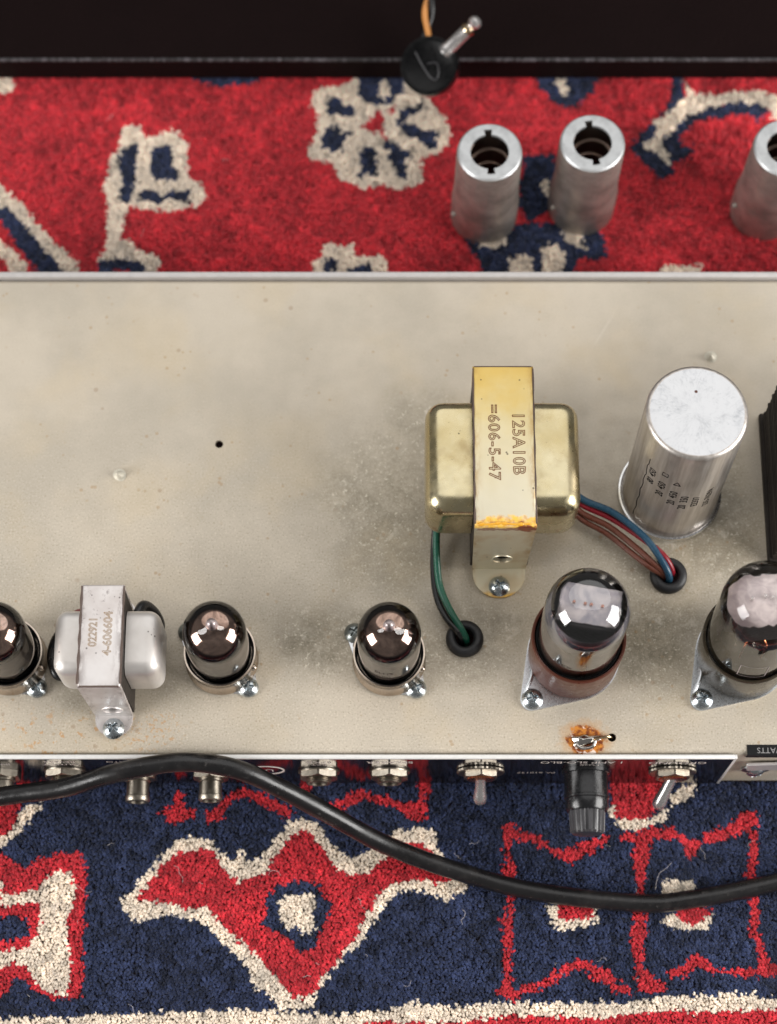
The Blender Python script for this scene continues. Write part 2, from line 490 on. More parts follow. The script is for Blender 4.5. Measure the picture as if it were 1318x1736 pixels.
def ot_material(name, front_drip=False):
    # varnished pale-gold steel; the amber varnish pools toward the far end and on the near edge
    t = NT(name)
    y = t.sep(1)
    n = t.noise(70, 4, 0.6)
    yy = t.math('ADD', y, t.math('MULTIPLY', t.math('SUBTRACT', n, 0.5), 0.030))
    col = t.mix(t.map(yy, 0.006, 0.058), srgb(214, 206, 182), srgb(212, 192, 132))
    col = t.mix(t.math('MULTIPLY', t.map(yy, 0.036, 0.060), 0.7), col, srgb(208, 172, 80))
    drip = t.map(t.math('ADD', y, t.math('MULTIPLY', t.math('SUBTRACT', t.noise(200, 5, 0.65), 0.5), 0.010)), 0.0042, 0.0024)
    zt = t.map(t.sep(2), 0.0475, 0.0485)
    foot = t.math('MULTIPLY', t.map(t.sep(2), 0.004, 0.002), t.map(t.math('ADD', y, t.math('MULTIPLY', t.math('SUBTRACT', t.noise(150, 3), 0.5), 0.006)), -0.0085, -0.0102))
    amber = t.math('MAXIMUM', t.math('MULTIPLY', drip, zt), foot)
    edge = t.math('MULTIPLY', t.map(t.math('ABSOLUTE', t.sep(0)), 0.0070, 0.0108), t.map(t.noise(120, 5, 0.7, vec=t.scale_vec(2, 0.6, 1)), 0.42, 0.62))
    col = t.mix(t.math('MULTIPLY', edge, 0.6), col, srgb(172, 132, 66))
    col = t.mix(t.math('MULTIPLY', amber, t.map(t.noise(260, 4), 0.3, 0.6, 0.55, 0.95)), col, t.mix(t.map(t.noise(420, 4, 0.6), 0.42, 0.64), srgb(234, 184, 48), srgb(190, 124, 28)))
    side = t.map(t.sep(2), 0.044, 0.030)
    face = t.math('MULTIPLY', t.map(y, 0.003, 0.001), t.map(t.noise(60, 3), 0.48, 0.62))
    col = t.mix(t.math('MULTIPLY', face, 0.35), col, srgb(186, 148, 88))
    wr = t.vmath('ADD', t.co, t.vmath('MULTIPLY', t.vmath('SUBTRACT', t.noise(250, 5, 0.7, out='Color'), (0.5, 0.5, 0.5)), (0.009, 0.009, 0.009)))
    dr = t.vmath('LENGTH', t.vmath('MULTIPLY', t.vmath('SUBTRACT', wr, (0.0085, 0.0, 0.0475)), (170, 300, 330)))
    dr2 = t.vmath('LENGTH', t.vmath('MULTIPLY', t.vmath('SUBTRACT', wr, (0.0, -0.0005, 0.0472)), (85, 400, 700)))
    rust = t.math('MAXIMUM', t.map(dr, 1.0, 0.7), t.math('MULTIPLY', t.map(dr2, 1.0, 0.8), 0.8))
    col = t.mix(rust, col, t.mix(t.noise(500), srgb(74, 28, 16), srgb(142, 72, 34)))
    sp = t.math('MULTIPLY', t.map(t.voronoi(330), 0.16, 0.09), t.map(t.noise(130, 3), 0.53, 0.6))
    col = t.mix(t.math('MULTIPLY', sp, 0.75), col, srgb(58, 50, 40))
    mm = t.math('MULTIPLY', t.map(t.math('MAXIMUM', rust, amber), 0, 1, 1.0, 0.0), 0.7)
    t.set(color=col, metal=mm, rough=t.map(t.noise(180, 4), 0.3, 0.7, 0.34, 0.50, False), coat=0.25, coat_rough=0.2)
    t.bump(t.math('ADD', t.noise(350, 4), t.math('MULTIPLY', t.math('MAXIMUM', rust, amber), 1.5)), 0.10, 0.0005)
    return t.m
M['ot'] = ot_material('varnished_gold_steel')
def bell_material(name, c0, c1, c2, rough=0.22, amber=0.0, metallic=1.0, scuff=None):
    t = NT(name)
    n = t.noise(60, 4, 0.55)
    col = t.mix(t.map(n, 0.3, 0.7), c0, c1)
    sp = t.math('MULTIPLY', t.map(t.voronoi(420), 0.17, 0.10), t.map(t.noise(120, 3), 0.55, 0.6))
    sc = t.math('MULTIPLY', t.map(t.noise(240, 5, 0.7, vec=t.scale_vec(1.0, 3.0, 1)), 0.66, 0.7), t.map(t.noise(60, 2), 0.52, 0.62))
    col = t.mix(t.math('MULTIPLY', t.math('MAXIMUM', sp, sc), 0.75), col, srgb(50, 42, 36))
    if amber:
        tn = t.map(t.noise(45, 5, 0.65), 0.50, 0.70)
        col = t.mix(t.math('MULTIPLY', tn, 0.55), col, srgb(150, 126, 84))
    if scuff:
        ax = t.math('ABSOLUTE', t.sep(0))
        sm = t.math('MULTIPLY', t.map(ax, scuff * 0.45, scuff), t.map(t.noise(150, 6, 0.75, vec=t.scale_vec(2.2, 0.7, 1)), 0.46, 0.60))
        fine = t.map(t.noise(420, 5, 0.75), 0.60, 0.66)
        up = t.map(t.sep(1), 0.010, 0.028)
        col = t.mix(t.math('MULTIPLY', t.math('MAXIMUM', sm, t.math('MULTIPLY', fine, up)), 0.6), col, srgb(120, 108, 104))
    if amber:
        a = t.math('MULTIPLY', t.map(t.noise(90, 4, 0.6), 0.57, 0.66), t.map(t.sep(2), 0.030, 0.016))
        col = t.mix(t.math('MULTIPLY', a, amber), col, c2)
    t.set(color=col, metal=metallic, rough=t.map(t.noise(200, 4), 0.3, 0.7, rough - 0.06, rough + 0.12, False), coat=0.2, coat_rough=0.15)
    t.bump(t.noise(70, 3), 0.05, 0.001)
    return t.m
M['ot_bell'] = bell_material('gold_lacquered_bell', srgb(212, 201, 166), srgb(192, 176, 132), srgb(170, 108, 34), 0.24, 0.8, 1.0)
M['choke_bell'] = bell_material('pale_zinc_bell', srgb(226, 222, 218), srgb(210, 204, 198), srgb(160, 130, 90), 0.42, 0.0, 0.6)
M['choke'] = bell_material('spotted_zinc_bracket', srgb(222, 218, 216), srgb(196, 188, 184), srgb(150, 130, 100), 0.45, 0.0, 0.6, 0.0074)
M['emboss_brown'] = plastic('brown_stamped_edge', srgb(120, 82, 48), 0.5)
M['emboss_tan'] = plastic('tan_stamped_edge', srgb(150, 124, 92), 0.5)
M['edge_rust'] = plastic('dark_worn_edge', srgb(86, 70, 62), 0.6)
M['core'] = metal('dark_laminated_iron', srgb(48, 41, 36), 0.6, 0.4, 0.6, 300)

def tolex():
    t = NT('black_vinyl_covering')
    v = t.voronoi(520)
    t.set(color=t.mix(t.noise(40), srgb(14, 6, 6), srgb(20, 10, 10)), rough=0.75, spec=0.06)
    t.bump(t.math('ADD', v, t.noise(900, 3)), 0.35, 0.0005)
    return t.m
M['tolex'] = tolex()
def tolex_edge():
    t = NT('flecked_vinyl_edge')
    n = t.noise(700, 5, 0.7, vec=t.scale_vec(1, 0.4, 0.4))
    t.set(color=t.mix(t.map(n, 0.46, 0.62), srgb(18, 15, 17), srgb(84, 80, 84)), rough=0.5)
    t.bump(n, 0.5, 0.0006)
    return t.m
M['tolex_edge'] = tolex_edge()
def pile_mat():
    t = NT('wool_pile')
    at = t.n.new('ShaderNodeAttribute'); at.attribute_name = 'dye'
    t.bump(t.noise(2600, 3, 0.7), 0.5, 0.0004)
    t.set(color=at.outputs['Color'], rough=0.9, spec=0.08, sheen=0.35)
    tl = t.n.new('ShaderNodeBsdfTranslucent'); t.l.new(at.outputs['Color'], tl.inputs['Color'])
    mx = t.n.new('ShaderNodeMixShader'); mx.inputs[0].default_value = 0.28
    t.l.new(t.b.outputs[0], mx.inputs[1]); t.l.new(tl.outputs[0], mx.inputs[2]); t.l.new(mx.outputs[0], t.out.inputs['Surface'])
    return t.m
M['pile'] = pile_mat()
M['backing'] = plastic('rug_backing', srgb(70, 36, 38), 0.9, 0.4, 600, 0.4)
M['lint'] = plastic('pale_lint', srgb(196, 188, 186), 0.8)

def screw_mesh(r, h, rot=0.0):
    # domed cross-head: a disc of rings with the cross pressed into it
    v, f = [], []
    nr, na = 14, 48
    for i in range(nr + 1):
        q = i / nr
        for k in range(na):
            a = 2 * math.pi * k / na
            x, y = r * q * math.cos(a), r * q * math.sin(a)
            z = h * (1 - q ** 2.6) + 0.25
            xr, yr = x * math.cos(rot) - y * math.sin(rot), x * math.sin(rot) + y * math.cos(rot)
            arm, wid = r * 0.56, r * 0.13
            ins = max(min(arm - abs(xr), wid - abs(yr)), min(arm - abs(yr), wid - abs(xr)))
            if ins > 0: z -= min(1.0, ins / (r * 0.08)) * h * 0.62
            v.append((x, y, z))
    for i in range(nr):
        for k in range(na):
            k2 = (k + 1) % na
            f.append((i * na + k, (i + 1) * na + k, (i + 1) * na + k2, i * na + k2))
    b = len(v)
    for k in range(na):
        a = 2 * math.pi * k / na; v.append((r * 0.96 * math.cos(a), r * 0.96 * math.sin(a), 0))
    for k in range(na):
        k2 = (k + 1) % na
        f.append((nr * na + k, b + k, b + k2, nr * na + k2))
    return weld(v, f)
_screws = {}
def screw(parent, loc, r=3.8, h=2.1, rot=0.0, mat='screw', tilt=(0, 0, 0)):
    key = (r, h, mat)
    if key not in _screws:
        o = obj('screw', screw_mesh(r, h), M[mat], parent, loc, (tilt[0], tilt[1], rot)); smooth(o, 35)
        _screws[key] = o.data
        return o
    return obj('screw', _screws[key], None, parent, loc, (tilt[0], tilt[1], rot))
RUG_PATTERN = (
    ('c', ((-113.5,188.5),(-109.3,190.4),(-104.7,187.6),(-103,183.7),(-99.1,184.8),(-93.5,187.6),(-89.7,186.5),(-85.5,181.4),(-84.7,173),(-84,164.7),(-79,163.3),(-76.8,157.7),(-78.7,152.2),(-84,150.9),(-88.4,149.2),(-93.3,148.7),(-100.8,150.3),(-107.7,150.3),(-110.6,149.2),(-110.6,137.2),(-106.3,135),(-104.5,131.8),(-98.1,130.4),(-94.5,126.4),(-95.2,118.3),(-116.6,118.3),(-120.6,125),(-119,129.1),(-117.2,131.8),(-117.4,137.2),(-117.4,153.6),(-119.7,159.1),(-118.3,167.4),(-117.1,174.4),(-113.6,180))),
    ('n', ((-113.1,178.6),(-107.4,180.6),(-105.3,178.1),(-107.2,175.3),(-106,168.8),(-106.7,161.9),(-107.8,153.6),(-112,153.1),(-112.9,157.7),(-111.7,163.3),(-113.5,170.2))),
    ('n', ((-100.4,178.6),(-92.5,180.6),(-91.3,175.8),(-91.6,170.8),(-88,167.4),(-88.4,164.1),(-92.6,164.1),(-97.6,164.1),(-100.9,167.4))),
    ('n', ((-104.6,158.6),(-99.2,159.7),(-94.8,156.4),(-91.2,158.6),(-83.3,159.1),(-84.2,155.8),(-80.7,153.1),(-86.1,153.6),(-91.1,155),(-96,153.1),(-100.9,154.2),(-105.4,154.2))),
    ('n', ((-114.6,127.4),(-109.7,126.9),(-102.3,126.4),(-100.7,122.3),(-101.9,115.6),(-120.1,115.6),(-119.9,126.4))),
    ('r', ((-113.1,122.3),(-106.5,122.3),(-106.3,115.6),(-112.8,115.6))),
    ('c', ((-179.1,178.6),(-163.1,162.4),(-159.9,157.7),(-152.6,152.2),(-144.6,141.3),(-136.8,133.1),(-129.7,126.4),(-126.9,118.8),(-133.5,116.2),(-136.3,122.3),(-141.6,130.4),(-146.9,137.2),(-153.4,144.8),(-157.5,150.3),(-162.4,150.9),(-178.1,164.7))),
    ('n', ((-178.1,164.7),(-162.4,150.9),(-157.5,150.3),(-153.4,144.8),(-146.9,137.2),(-141.6,130.4),(-134.3,121.5),(-133.4,113),(-141.9,113),(-144.7,120.5),(-149.2,126.4),(-154.5,133.9),(-159.4,141.3),(-162,144),(-177.6,156.4))),
    ('c', ((-171.7,142.6),(-161.5,135.8),(-155.1,130.4),(-149.9,125),(-148.6,115.6),(-155.4,115.6),(-158.5,126.4),(-161,127.7),(-171,131.8))),
    ('c', ((-29.9,207),(-28,209.2),(-22.4,208.4),(-14.9,211.5),(-9.9,218.5),(7.8,218.5),(13.3,207),(19.1,201.2),(19.8,198.4),(23.3,194.1),(26.2,188.5),(25.2,180),(20.7,177.2),(13.9,173.6),(15.1,164.7),(11.4,161.3),(3.2,159.7),(-3.5,161.3),(-9.6,159.7),(-13.4,161.3),(-18.3,163.3),(-22.1,166.1),(-22.9,171.6),(-28.3,173),(-33.3,174.4),(-34.1,178.6),(-31.7,182.8),(-30.2,188.5),(-31.1,195.5),(-32.9,199.8),(-32.4,204.1))),
    ('n', ((-13.6,218.5),(7.8,218.5),(6.5,204.7),(2.8,204.7),(2.3,201.2),(-2.3,199),(-8.5,200.7),(-12.8,204.1))),
    ('c', ((-4.3,211),(-0.3,211.5),(0.3,204.1),(-2.8,202.7),(-5.5,204.1),(-3.5,207))),
    ('n', ((-26.6,202.7),(-21.1,203.5),(-19.3,199.8),(-14.8,198.4),(-13.5,196.1),(-16,193.8),(-21,195),(-24.8,195),(-25.8,198.4))),
    ('n', ((-26.7,188.5),(-21,189.3),(-19,187.1),(-14.2,187.1),(-14.2,185.4),(-18.2,184.2),(-19.2,180),(-18.2,176.4),(-20.9,178.1),(-22.9,176.4),(-24.7,178.6),(-29.6,177.8),(-27.7,182.8))),
    ('n', ((-11,179.2),(-6,179.7),(-4.7,177.2),(-5.7,171.6),(-4,166.1),(-7.2,165.2),(-10.2,166.3),(-12.6,163.8),(-12.6,166.1),(-10.9,170.2),(-12.2,175.3))),
    ('n', ((-2.2,182),(4,181.4),(5.2,179.2),(7.7,178.1),(10.2,175),(7.7,172.5),(7.2,168.8),(8.2,165.2),(5.7,164.7),(3.2,166.9),(2.2,171.6),(-0.7,174.4),(0.7,177.2),(-2.2,178.6))),
    ('n', ((4,195.5),(7.8,199),(11.5,198.4),(14.1,202.4),(15.8,199.5),(12.8,197),(10.3,195),(7.8,194.4),(6.5,191.3),(10.3,189.9),(13.2,188.5),(16.5,187.1),(20.2,187.1),(22.2,184.8),(19.7,183.7),(20.7,179.2),(17.2,178.1),(14.7,180),(12.2,183.7),(7.7,184.8),(5.7,185.6),(6.2,188.5),(3.3,189.9),(4,192.7))),
    ('r', ((-4.8,198.4),(-1.8,194.1),(-2.3,189.3),(-0.2,184.2),(-1,182),(-2.7,185.6),(-4.7,187.6),(-6.7,185.4),(-8.5,188.5),(-12.7,188.5),(-8.5,191.3))),
    ('r', ((0.3,197.8),(2.8,198.4),(2.8,196.1),(0.3,195.5))),
    ('n', ((60.9,218.5),(90,218.5),(88.9,209.8),(87,205.5),(84.5,204.1),(81.8,199.8),(75.5,198.4),(70.6,200.7),(68.1,204.1),(64.4,207))),
    ('c', ((70.9,212.7),(75.4,212.7),(77.7,205.5),(75.6,203),(73.2,205.5))),
    ('n', ((-88.1,215.6),(-51.5,215.6),(-57.7,210.4),(-72.8,208.4),(-80.4,210.4))),
    ('c', ((-173.8,213.3),(-161.2,213.3),(-159.8,210.4),(-159.5,206.4),(-165.8,205.5),(-173.4,207))),
    ('n', ((121.4,215.6),(126.5,215.6),(125.4,202.7),(129.5,198.4),(138.3,199),(147.1,200.7),(161,200.7),(161.2,196.1),(158,193.3),(156.3,189.9),(155,194.1),(145.6,195.5),(141.7,192.7),(135.5,193.3),(129.9,191.3),(126.4,186.5),(122.6,184.8),(124.3,180),(129.8,180),(129.2,177.2),(124.5,173.6),(120.8,172.5),(119.7,166.1),(114.2,164.7),(110.6,168),(105.9,173.6),(101.9,179.2),(106.3,184.8),(111.6,191.3),(118.1,197),(120.4,202.7))),
    ('c', ((126.4,212.7),(130.6,205.5),(139.8,204.7),(147.5,206.4),(158.8,207),(165.7,204.1),(173.2,195.5),(170.2,188.5),(163.5,192.7),(161.3,198.4),(157.2,200.7),(145.9,200.7),(137,198.4),(131.9,196.1),(127.6,195.5),(124.1,190.4),(120.1,186.5),(117.1,184.8),(116.2,180.9),(118.4,175.3),(119.9,169.7),(117,170.8),(112.8,177.2),(107.8,178.6),(107,182),(111.2,182.8),(114,188.5),(112.9,192.1),(119.3,196.1),(123.3,200.7),(127.1,202.7))),
    ('n', ((57.5,175.3),(69.9,176.4),(72.1,164.7),(68,150.9),(59.2,144),(54,152.2))),
    ('c', ((63.4,161.9),(67.1,164.7),(68.4,156.4),(65.4,155.8))),
    ('n', ((31.2,138.3),(35.8,135),(44.4,137.7),(54.3,143.2),(60.5,144),(71.5,143.7),(86.2,141.3),(89,137.2),(90.7,128.5),(85.7,126.4),(79.7,129.1),(77,122.3),(80.5,115.6),(39.2,115.6),(38.1,126.4),(34.5,130.4))),
    ('c', ((49.6,126.4),(54,129.1),(60.1,128.5),(59.8,115.6),(49.4,115.6))),
    ('c', ((63.3,130.4),(68.4,135),(73.1,129.1),(71.3,115.6),(64.7,115.6))),
    ('c', ((71.5,144),(80.1,142.6),(81.6,137.2),(79.8,133.1),(83.9,131.2),(81,130.7),(75.7,133.9),(72.6,137.2))),
    ('c', ((36,137.2),(48.1,139.4),(49.2,134.5),(44.3,131.8),(38.2,132.9))),
    ('c', ((112.4,123.1),(117.4,125),(124.6,123.7),(129.6,125),(129.1,115.6),(111.6,115.6))),
    ('c', ((-27.9,133.1),(-24.2,134.5),(-19.3,132.3),(-14.5,134.5),(-14.9,129.6),(-9.5,128.5),(-2.2,129.1),(-0.2,125),(-1,115.6),(-30.9,115.6),(-31.5,125),(-27.9,128.5))),
    ('n', ((-27.1,127.4),(-21.2,126.9),(-21.7,121),(-27,121))),
    ('n', ((-16.8,122.3),(-12,124.2),(-7.1,124.8),(-7.5,115.6),(-17.3,115.6))),
    ('r', ((-154.7,-119.9),(-145.8,-119.9),(-142.4,-120.8),(-138.9,-124.3),(-134.5,-124.8),(-131.4,-120.3),(-128,-121.4),(-124.8,-119.2),(-114.9,-118.6),(-112.7,-127),(-113.2,-144.4),(-112.4,-161.7),(-112.8,-171.9),(-123.1,-173.3),(-129.7,-170.2),(-134.3,-165.9),(-138.5,-169.1),(-142.6,-172.3),(-151.3,-172.3))),
    ('c', ((-131.8,-132.4),(-124.5,-125.9),(-118.9,-126.5),(-117.4,-135.7),(-119.8,-144.4),(-117.2,-161.7),(-117.8,-171.2),(-123.2,-170.6),(-127.7,-168.5),(-134.1,-161.7),(-139,-159.5),(-143.2,-162.7),(-151.7,-165.9),(-152.3,-155.7),(-143.6,-155.7),(-135,-154.8),(-130.8,-150.9),(-129.4,-145.5),(-130.4,-137.9),(-135.9,-137.9),(-144.6,-139),(-153.4,-140.1),(-153.6,-136.2),(-144.8,-135.7),(-138.3,-134.6))),
    ('c', ((-154.1,-128.1),(-145.3,-129.2),(-143.4,-130.3),(-143.6,-134.6),(-144.9,-135.3),(-153.7,-135.3))),
    ('n', ((-151,-143.4),(-144.4,-143.4),(-139,-141.8),(-133.4,-144.4),(-133.5,-149.8),(-139.5,-152),(-143.9,-151.4),(-150.4,-151.4))),
    ('n', ((-139.7,-165.9),(-134.4,-164.9),(-134.6,-168.5),(-138.9,-169.5))),
    ('r', ((-160.7,-95.7),(-138.4,-95.7),(-139.2,-101.2),(-142,-109.2),(-146.2,-113.7),(-159.2,-118.1))),
    ('c', ((-139.1,-102.9),(-131.4,-99.8),(-130.4,-101.6),(-137.6,-109.2),(-142.8,-114.8),(-146,-117),(-158.9,-122.5),(-159.2,-118.1),(-146.2,-113.7),(-142,-109.2))),
    ('c', ((-100.2,-136.2),(-95.5,-133.5),(-92.4,-129.2),(-87.7,-123),(-82.8,-118.1),(-78.6,-113.2),(-74.1,-114.1),(-66.3,-113.7),(-63.5,-119.2),(-58.4,-121.4),(-56.2,-118.1),(-51.7,-122.1),(-47.3,-120.8),(-43,-114.8),(-38.7,-108.1),(-35.4,-105.9),(-29.8,-107),(-24.7,-109.2),(-23.7,-113.7),(-18.6,-118.1),(-14.2,-121.4),(-10.8,-120.3),(-4.2,-116.3),(2.9,-111),(11.3,-108.8),(17.5,-111.9),(19,-118.1),(23.4,-123.7),(27.8,-128.7),(31.7,-131.4),(26.2,-134.6),(21.1,-137.5),(15.2,-134),(9,-133.1),(3.5,-134.6),(-2,-139),(-5,-144.4),(-8.1,-148.8),(-10.7,-153.5),(-15,-156.3),(-21.5,-163.8),(-25.8,-170.2),(-27.9,-175.5),(-34.3,-176.9),(-39.8,-175.5),(-45.2,-171.2),(-48.6,-168.5),(-52,-161.7),(-57.5,-156.3),(-63.1,-150.9),(-67.6,-146.6),(-74.3,-143.4),(-83.1,-142.3),(-91.8,-144.4),(-94.4,-144.9),(-97.4,-141.2))),
    ('r', ((-79.5,-119.2),(-67.3,-117.7),(-65,-120.3),(-61.6,-125.9),(-56,-130.3),(-53.8,-129.2),(-47.2,-126.5),(-41.8,-119.2),(-37.5,-113.7),(-32,-110.3),(-26.4,-114.8),(-23,-120.3),(-18.5,-125.9),(-14.1,-128.1),(-7.5,-126.5),(0.2,-119.9),(6.9,-115.5),(13.5,-115.9),(17.5,-120.3),(21.2,-124.8),(24,-129.2),(17.8,-130.5),(9,-128.7),(1.3,-130.9),(-4.2,-135.7),(-7.5,-141.2),(-10.3,-146.6),(-12.9,-150.9),(-18.3,-157.4),(-24.7,-165.9),(-27.9,-171.2),(-32.2,-172.3),(-36.6,-171.2),(-38.8,-168),(-43.2,-163.8),(-47.7,-157.4),(-53.2,-153.1),(-59.9,-147.7),(-64.4,-142.3),(-68.9,-139),(-74.4,-140.1),(-81,-138.3),(-86.6,-136.8),(-94.3,-136.8),(-91.1,-132.4),(-88.4,-129.2),(-84.8,-123.7))),
    ('n', ((-45.9,-136.8),(-41.6,-131.4),(-35,-129.6),(-28.4,-130.3),(-25.1,-131.4),(-25.1,-134.6),(-21.7,-137.9),(-22.8,-144.4),(-26,-148.8),(-27,-154.2),(-31.4,-155.7),(-34.7,-154.2),(-35.8,-150.9),(-41.3,-148.8),(-44.6,-146.6),(-46.9,-144.4),(-44.7,-141.2))),
    ('c', ((-41.5,-137.9),(-38.3,-134.6),(-32.8,-135.3),(-28.4,-133.5),(-27.2,-136.8),(-28.7,-142.3),(-27.1,-146.6),(-30.4,-149.2),(-34.8,-147.7),(-39.2,-146.6),(-41,-142.3))),
    ('r', ((-86.2,-103.6),(-82.3,-101.4),(-80.7,-94.6),(-76.9,-96.9),(-77.4,-102.1),(-73.3,-102.5),(-73.2,-105.9),(-77.6,-107),(-82.1,-108.1))),
    ('r', ((-70,-102.9),(-64.4,-101.4),(-61.2,-96.9),(-55.7,-94.6),(-49,-95.7),(-39.9,-100.7),(-35.4,-103.6),(-39.8,-105.6),(-46.6,-102.1),(-53.4,-98.4),(-57.8,-98.4),(-61.1,-102.5),(-63.2,-107.4),(-68.7,-107))),
    ('r', ((-25.4,-102.9),(-22.1,-100.7),(-15.4,-96.9),(-11,-94.2),(-4.2,-96.9),(0.2,-98),(6.9,-100.7),(10.5,-99.4),(14.1,-95.7),(14.9,-100.3),(14,-106.5),(9.1,-107.4),(4.7,-103.8),(0.2,-101.2),(-4.2,-101.6),(-8.7,-98.4),(-15.4,-101.6),(-19.8,-104.7))),
    ('r', ((11,-90.1),(16.4,-90.1),(15.9,-96.9),(11.8,-96.9))),
    ('r', ((-34.5,-91.2),(-31.1,-92.3),(-28.4,-96.9),(-32.2,-97.3))),
    ('r', ((42.9,-108.1),(47.4,-107.4),(47.3,-111.5),(46.3,-118.1),(47.7,-127),(46.3,-137.9),(46.6,-148.8),(45.4,-161.7),(45.7,-170.2),(47.9,-168.5),(53.4,-167),(56.6,-167),(61,-163.8),(64.4,-160.6),(66.6,-159.1),(74.2,-158.4),(76.3,-161.7),(82.8,-162.7),(83.8,-165.9),(84.8,-168),(89.6,-167.6),(89,-171.2),(83.6,-170.8),(80.4,-167.6),(76.2,-165.9),(73,-162.7),(66.5,-162.7),(60.9,-167.6),(54.4,-170.6),(47.8,-172.3),(45.2,-173.8),(38.8,-170.6),(41.8,-168),(42.6,-161.7),(42.3,-144.4),(40.7,-143.8),(43.6,-142.3),(44.6,-135.7),(43.2,-127),(43.4,-118.1))),
    ('r', ((46.4,-110.3),(50.2,-110.3),(54.6,-111.9),(59,-113.7),(63.3,-118.1),(68.9,-117),(73.4,-114.8),(77.9,-113.7),(83.5,-111.9),(82.3,-114.8),(77.8,-117),(76.5,-120.3),(72.1,-120.3),(69.1,-123.7),(66.5,-122.5),(63.3,-119.9),(57.8,-117),(51.2,-114.8),(46.8,-113.7))),
    ('r', ((92.3,-112.6),(99,-112.6),(97.6,-119.2),(96.2,-127),(95.4,-135.7),(96.1,-144.4),(94.4,-155.2),(94.8,-161.7),(98,-163.8),(98.3,-165.9),(102.2,-166.3),(102,-170.2),(96.6,-170.8),(92.2,-170.8),(91.5,-161.7),(89.4,-148.8),(91.2,-141.2),(92.7,-131.4),(92,-120.3))),
    ('r', ((87.9,-111.9),(98,-110.3),(106.9,-109.2),(110.1,-111.9),(112.2,-114.1),(117.7,-114.8),(119,-111),(125.8,-109.7),(131.5,-105.9),(135,-102.9),(139.5,-102.9),(138.5,-109.2),(133.5,-111.5),(126.7,-114.1),(120,-114.8),(116.5,-118.1),(114.1,-121.4),(111.3,-120.3),(108.9,-113.7),(102.3,-113.7),(93.4,-114.8),(86.7,-114.8))),
    ('r', ((135.7,-110.3),(140.1,-111.9),(138.6,-119.2),(136.6,-127),(137.6,-135.7),(138.3,-142.3),(137,-146.6),(138.9,-150.9),(139.2,-157.4),(141.7,-159.5),(148.1,-160.8),(147.9,-164.2),(137.1,-163.4),(136.9,-158.4),(135.5,-153.1),(133.1,-148.8),(135,-142.3),(134.3,-135.7),(133.5,-127),(135.7,-119.2))),
    ('r', ((101.3,-162.7),(106.7,-161.7),(110.1,-159.5),(113.5,-156.3),(117.8,-158.4),(119.8,-161.7),(124.1,-162.1),(131.1,-161.7),(139.3,-161.7),(139.2,-164.9),(130.5,-164.9),(120.8,-163.8),(115.4,-161.7),(111,-163.4),(106.6,-165.5),(101.8,-164.2))),
    ('c', ((101.5,-130.9),(103.8,-129.6),(113.7,-129.2),(114.6,-133.5),(111.2,-136.2),(102.4,-135.7))),
    ('c', ((101.4,-144.4),(105.5,-141.2),(116.5,-139.7),(121.2,-142.3),(119.5,-146.6),(111.7,-148.3),(103.1,-146.2))),
    ('r', ((106,-140.1),(116.6,-138.3),(119.7,-141.2),(116.3,-144.4),(112.3,-145.5),(108.6,-143.8))),
    ('c', ((58.4,-138.3),(77.1,-138.3),(78.7,-142.3),(76.8,-145.5),(69.1,-147.7),(62.5,-148.8),(60.4,-144.4))),
    ('r', ((62.8,-137.9),(75.9,-139),(75.8,-144),(68.1,-143.8),(63.8,-143.4))),
    ('r', ((83.2,-86.7),(101.2,-86.7),(105.3,-94.6),(103.2,-101.4),(95.9,-107.4),(88.1,-106.5),(84.9,-102.9))),
    ('c', ((84.8,-105.9),(89.2,-106.5),(98.1,-106.5),(105,-102.1),(105.7,-105.9),(100.2,-109.2),(89.1,-110.6),(85.8,-108.3))),
    ('c', ((105.6,-98.4),(109.8,-94.6),(117.1,-91.7),(116.4,-96.9),(110.6,-100.7),(107.3,-101.6))),
    ('c', ((82.7,-102.5),(85.4,-100.7),(85.9,-106.3),(83.7,-105.2))),
    ('r', ((-38,-82.1),(-22.3,-82.1),(-13.2,-91.2),(-19.9,-92.3),(-33.4,-90.8))),
    ('r', ((-143.5,-84.4),(-123.3,-84.4),(-125.1,-93.5),(-140.6,-95.3))),
    ('c', ((-206.8,-180.3),(-142.2,-179),(-120.6,-179.9),(-99.1,-178),(-71,-177.2),(-38.7,-176.9),(-21.4,-178.6),(-0.2,-176.7),(8.9,-173.8),(21.8,-175.7),(43.5,-173.8),(73.7,-174.6),(91,-173.8),(101.9,-171.9),(125.8,-171.2),(142.6,-172.3),(225.3,-172.3),(224.8,-176.9),(142.3,-176.9),(116.8,-177.8),(95.2,-177.4),(73.6,-179.9),(43.4,-179),(21.8,-181.6),(0.2,-181.2),(-21.3,-183.7),(-70.9,-183.3),(-141.9,-183.7),(-206.4,-184.9))),
    ('r', ((-206.4,-184.9),(-141.9,-183.7),(-70.9,-183.3),(-21.3,-183.7),(0.2,-181.2),(21.8,-181.6),(43.4,-179),(73.6,-179.9),(95.2,-177.4),(116.8,-177.8),(142.3,-176.9),(224.8,-176.9),(223,-195.4),(-205.2,-198.5))),
)
# ------------------------------------------------------------------ rug
DYE = {'r': np.array(srgb(215, 55, 66)[:3]), 'c': np.array(srgb(253, 239, 221)[:3]), 'n': np.array(srgb(47, 57, 88)[:3])}
def inside(poly, x, y):
    p = np.array(poly); n = len(p); r = np.zeros(x.shape, bool)
    j = n - 1
    for i in range(n):
        xi, yi = p[i]; xj, yj = p[j]
        if yi != yj:
            c = ((yi > y) != (yj > y)) & (x < (xj - xi) * (y - yi) / (yj - yi) + xi)
            r ^= c
        j = i
    return r

